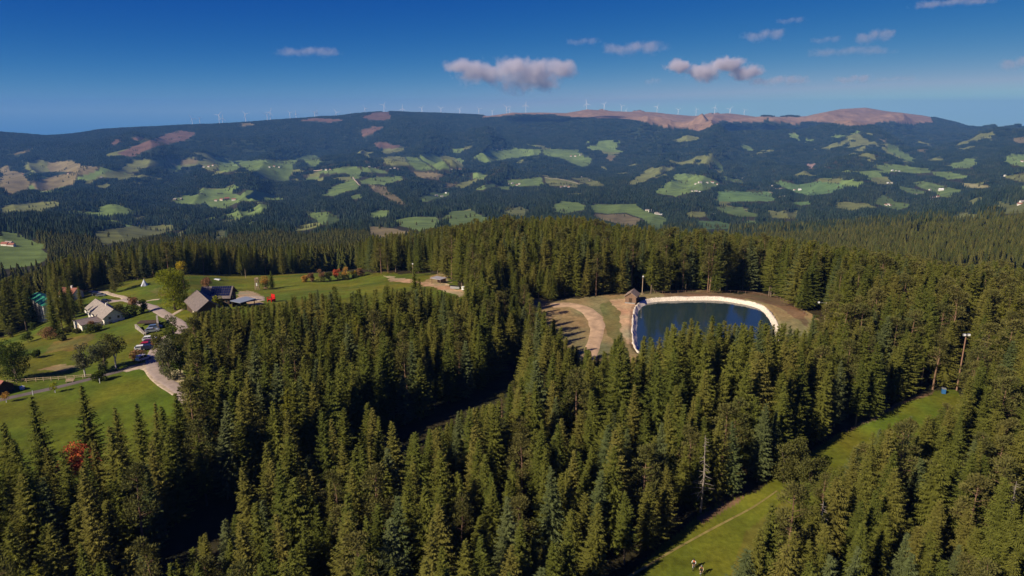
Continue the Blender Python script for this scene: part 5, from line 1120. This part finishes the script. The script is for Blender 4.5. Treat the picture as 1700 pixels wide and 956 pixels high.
# --- farms and hamlets in the valley: (name of place, [(px, py, size m, wall, roof)])
FARM = [('on the olive field near the left ridge foot', [(338,278,14,'w','g'),(346,277,13,'w','r'),(353,275,12,'w','r')]),('on the green field left of the bare wooded knoll', [(447,278,12,'w','g'),(455,277,13,'c','r'),(463,278,11,'w','g')]),
 ('at the top of the bright green hill field', [(536,282,12,'w','r'),(541,283,14,'w','g'),(548,282,11,'w','r')]),('on the hedge line below the paired green fields', [(613,277,11,'w','g'),(622,279,11,'w','r'),(648,281,12,'w','g'),(655,280,12,'w','g'),(662,281,11,'w','r')]),
 ('at the foot of the striped fields below the ridge', [(749,282,12,'w','g'),(757,283,16,'c','r'),(764,283,15,'c','r'),(771,281,11,'w','r')]),('on the highest green pasture in the middle', [(818,248,13,'w','g'),(825,249,13,'w','g'),(832,249,11,'w','g')]),
 ('on the right half of the highest pasture', [(948,260,16,'w','r'),(955,260,16,'w','r'),(964,258,15,'w','g')]),('beside the wooded gully under the highest pasture', [(966,294,11,'w','g'),(972,293,12,'w','g'),(978,300,11,'w','g')]),
 ('on the left edge of the central bright field', [(843,306,12,'w','g'),(851,305,13,'w','g'),(858,308,13,'w','r'),(862,306,12,'w','g')]),('below the yellowish half of the central field', [(932,311,12,'w','r'),(938,310,13,'w','g'),(944,311,12,'w','r')]),
 ('on the large green field in the left valley', [(290,332,14,'d','g'),(300,331,12,'d','g'),(358,334,13,'w','r'),(367,333,17,'c','r'),(377,332,22,'d','r'),(388,333,18,'w','r')]),
 ('above the olive hillside left of the forest edge', [(200,378,9,'w','g'),(220,374,10,'w','g'),(226,373,10,'w','g'),(233,372,11,'w','r')]),('on the green field at the far left edge', [(6,408,10,'w','r'),(12,407,11,'w','g'),(17,409,9,'w','r')]),
 ('in the hollow behind the forest left of centre', [(592,362,8,'d','r'),(598,361,9,'c','r'),(604,360,9,'w','r'),(609,359,8,'c','g'),(606,377,10,'w','w')]),('on the round green field in the middle valley', [(725,326,14,'w','g'),(734,327,13,'w','g'),(740,321,9,'w','w')]),
 ('beside the long green field right of centre', [(1074,350,10,'w','g'),(1081,352,16,'w','g'),(1091,356,14,'w','g'),(1097,357,9,'w','w')]),('on the big rounded green hill field', [(1155,306,12,'w','g'),(1163,304,18,'w','g'),(1174,304,12,'w','g'),(1183,304,16,'w','r'),(1190,306,10,'w','r')]),
 ('below the big rounded green hill field', [(1149,318,9,'w','g'),(1156,318,12,'w','g'),(1162,319,8,'w','w')]),('above the bright lowest field right of centre', [(1187,358,13,'w','w'),(1193,358,10,'w','g'),(1200,362,10,'w','r'),(1205,361,9,'w','g')]),
 ('right of the bright lowest field', [(1221,368,8,'w','g'),(1227,366,11,'w','r'),(1233,367,9,'w','r')]),('on the slope above the dark green rectangle', [(1222,295,12,'w','w'),(1233,297,14,'w','w')]),
 ('next to the dark green rectangular field', [(1284,309,12,'w','g'),(1286,314,10,'w','r'),(1296,314,10,'w','g'),(1296,329,16,'c','g'),(1304,328,16,'w','w'),(1311,329,13,'w','g'),(1319,329,15,'d','r'),(1330,330,14,'w','r'),(1340,331,12,'d','r')]),
 ('on the dark green field above the hamlet', [(1320,316,12,'w','r'),(1328,316,15,'w','w')]),('on the small meadows high on the right', [(1482,284,13,'w','w'),(1488,284,9,'w','g'),(1493,285,9,'w','w'),(1475,305,12,'w','w'),(1480,304,10,'w','g')]),
 ('on the green triangle below the village', [(1471,341,10,'w','r'),(1475,340,10,'w','g'),(1479,342,9,'w','r')]),('alone in the dark woods right of centre', [(1463,356,12,'w','r')]),('on the far right upper meadows', [(1622,275,11,'w','g'),(1670,292,12,'w','w'),(1697,269,14,'w','r')]),
 ('on the pasture at the far right edge', [(1693,340,10,'w','r'),(1698,335,10,'w','g')]),('on the brown pastures at the far left', [(113,289,10,'w','r'),(168,295,11,'w','g'),(38,290,10,'d','r')])]
rnd = random.Random(5)
FARM.append(('in the village in the right valley', [(1514+rnd.uniform(0, 46), 324+rnd.uniform(0, 9), rnd.uniform(9, 13), 'w', rnd.choice('gr')) for _ in range(22)]+[(1563,316.5,20,'w','w'),(1545,316,12,'w','g')]))
WM = {'w': M['white'], 'c': M['cream'], 'd': M['darkwood']}; RM = {'g': M['grey_tile'], 'r': M['red_tile'], 'w': M['whitepaint']}
WN = {'w': 'white', 'c': 'cream', 'd': 'brown'}; RN = {'g': 'grey', 'r': 'red', 'w': 'pale'}
for place, L_ in FARM:
    cnt = {}
    for (px, py, s_, wc, rc) in sorted(L_):
        key = (wc, rc); cnt[key] = cnt.get(key, 0)+1; tot = sum(1 for q in L_ if (q[3], q[4]) == key)
        p = at(px, py, 700); rz = rnd.uniform(-.5, .5)
        A = Vector((-s_/2*math.cos(rz), -s_/2*math.sin(rz), 0))
        lb = '%s %s-roofed farm %s' % (WN[wc], RN[rc], place)
        if tot > 1: lb = '%s %s %s-roofed farm %s' % (('leftmost' if cnt[key] == 1 else 'rightmost' if cnt[key] == tot else ordn[cnt[key]-1]), WN[wc], RN[rc], place)
        house('valley_farmhouse', lb, 'farmhouse', p+A, p-A, s_*.6, s_*.32, s_*.22, WM[wc], RM[rc], over=.4, group='farmhouses '+place)
# --- clouds
def cloud(label, px, py, w_, h_, dens, blobs, r_=7700, nsc=2.2):
    dx, dy, dz = (float(q) for q in ray(px, py)); k = r_/math.hypot(dx, dy); c = Vector((dx*k, dy*k, CAMZ+dz*k)); sx = w_/2*r_/F; sz = h_/2*r_/F; sy = max(sx*.55, sz)
    az_ = math.atan2(dx, dy); B = [(bx, by, bz, br) for bx, by, bz, br in blobs]     # in units of sx, sy, sz
    bm = bmesh.new(); bmesh.ops.create_icosphere(bm, subdivisions=4, radius=1)
    def fld(p): return max(1-math.sqrt(((p[0]-b[0])/b[3])**2+((p[1]-b[1])/.75)**2+((p[2]-b[2])/(b[3]*1.6 if b[3] < .6 else 1))**2) for b in B)
    for v in bm.verts:
        d = v.co.normalized(); t = .1
        for q in range(34):
            tt = .04*(q+1)*1.15
            if fld(d*tt) > -.22: t = tt
        v.co = d*t
    for v in bm.verts: v.co.x *= sx; v.co.y *= sy; v.co.z *= sz
    me = bpy.data.meshes.new('cloud'); bm.to_mesh(me); bm.free()
    m = bpy.data.materials.new('cloud'); m.use_nodes = True; t = m.node_tree; t.nodes.clear(); nn_ = t.nodes.new; lk = t.links.new
    tc = nn_('ShaderNodeTexCoord'); best = None
    def vm(op, a, b=None):
        n_ = nn_('ShaderNodeVectorMath'); n_.operation = op; lk(a, n_.inputs[0]); 
        if b is not None: n_.inputs[1].default_value = b
        return n_
    def ma(op, a, b):
        n_ = nn_('ShaderNodeMath'); n_.operation = op
        for i_, q in enumerate((a, b)):
            if isinstance(q, (int, float)): n_.inputs[i_].default_value = q
            else: lk(q, n_.inputs[i_])
        return n_.outputs[0]
    for b in B:
        v1 = vm('SUBTRACT', tc.outputs['Object'], (b[0]*sx, b[1]*sy, b[2]*sz)); v2 = vm('DIVIDE', v1.outputs[0], (b[3]*sx, .75*sy, (b[3]*1.6 if b[3] < .6 else 1)*sz)); v3 = vm('LENGTH', v2.outputs[0])
        f = ma('SUBTRACT', 1.0, v3.outputs['Value']); best = f if best is None else ma('MAXIMUM', best, f)
    ns_ = nn_('ShaderNodeTexNoise'); ns_.inputs['Scale'].default_value = nsc/ (sz*2.2); ns_.inputs['Detail'].default_value = 8; ns_.inputs['Roughness'].default_value = .66; lk(tc.outputs['Object'], ns_.inputs['Vector'])
    nz_ = ma('MULTIPLY', ma('SUBTRACT', ns_.outputs[0], .5), 2.1); s_ = ma('ADD', ma('MULTIPLY', best, 1.0), ma('MULTIPLY', nz_, 1.5)); s_ = ma('SUBTRACT', s_, .2); s_ = ma('MULTIPLY', s_, 1.6); s_ = ma('MINIMUM', ma('MAXIMUM', s_, 0.0), 1.0); s_ = ma('MULTIPLY', s_, dens)
    pv = nn_('ShaderNodeVolumePrincipled'); pv.inputs['Color'].default_value = (.84, .82, .90, 1); pv.inputs['Anisotropy'].default_value = .1; lk(s_, pv.inputs['Density'])
    o_ = nn_('ShaderNodeOutputMaterial'); lk(pv.outputs[0], o_.inputs['Volume']); me.materials.append(m)
    return tag(link('cloud', me, None, c, (0, 0, -az_)), label, 'cloud')
cloud('largest grey-white cloud, with three humps, above the middle of the ridge', 850, 119, 212, 58, .011, [(-.78, 0, .25, .28), (-.45, 0, -.05, .5), (-.02, 0, .2, .45), (.3, 0, -.25, .6), (.66, 0, .1, .36)])
cloud('brightest white cloud, right of the largest one', 1184, 115, 146, 42, .02, [(-.7, 0, .25, .35), (-.2, 0, -.1, .5), (.25, 0, .3, .42), (.65, 0, -.25, .4)])
for lb, px, py, w_, h_, dn in (('dim flat cloud above and between the two largest clouds', 1052, 80, 115, 28, .0035), ('thin dim cloud streak far left of the others', 512, 86, 110, 20, .003), ('faint wisp above the right end of the largest cloud', 968, 69, 64, 16, .0025), ('small ragged cloud high above the brightest cloud', 1268, 58, 72, 24, .004),
     ('tiny faint cloud highest of the small ones right of centre', 1313, 34, 48, 13, .003), ('small bright puff at the upper end of a long wisp', 1450, 59, 58, 26, .006), ('long faint wisp trailing below the small bright puff', 1410, 85, 130, 18, .002), ('faint small wisp left of the small bright puff', 1372, 66, 50, 14, .003),
     ('small flat cloud low over the right part of the ridge', 1416, 131, 58, 17, .006), ('low elongated cloud right under the brightest cloud', 1290, 134, 105, 21, .005), ('tiny cloud between the largest and the brightest cloud', 1083, 134, 28, 15, .005), ('faint low streak above the bare summit', 1487, 131, 64, 11, .002),
     ('cloud cut by the right edge of the picture', 1696, 103, 62, 24, .006), ('flat cloud cut by the top edge of the picture', 1582, 4, 110, 14, .004)):
    cloud(lb, px, py, w_, h_, dn, [(-.45, 0, -.1, .5), (.0, 0, .1, .5), (.45, 0, 0, .5)], nsc=1.8)

# ------------------------------------------------------------------ haze
bm = bmesh.new(); bmesh.ops.create_cube(bm, size=1)
x0, x1, y0, y1, z0, z1 = -13200, 13200, -300, 13200, ZMIN-1, 262
for v in bm.verts: v.co = Vector(((x0+x1)/2+v.co.x*(x1-x0), (y0+y1)/2+v.co.y*(y1-y0), (z0+z1)/2+v.co.z*(z1-z0)))
me = bpy.data.meshes.new('haze'); bm.to_mesh(me); bm.free()
hm = bpy.data.materials.new('haze'); hm.use_nodes = True; t = hm.node_tree; t.nodes.clear()
pv = t.nodes.new('ShaderNodeVolumePrincipled'); pv.inputs['Color'].default_value = (.16, .41, .96, 1); pv.inputs['Density'].default_value = 4.8e-5; pv.inputs['Anisotropy'].default_value = 0
o_ = t.nodes.new('ShaderNodeOutputMaterial'); t.links.new(pv.outputs[0], o_.inputs['Volume'])
me.materials.append(hm)
tag(link('haze', me), 'thin blue air haze over the valley', 'haze', kind='stuff')
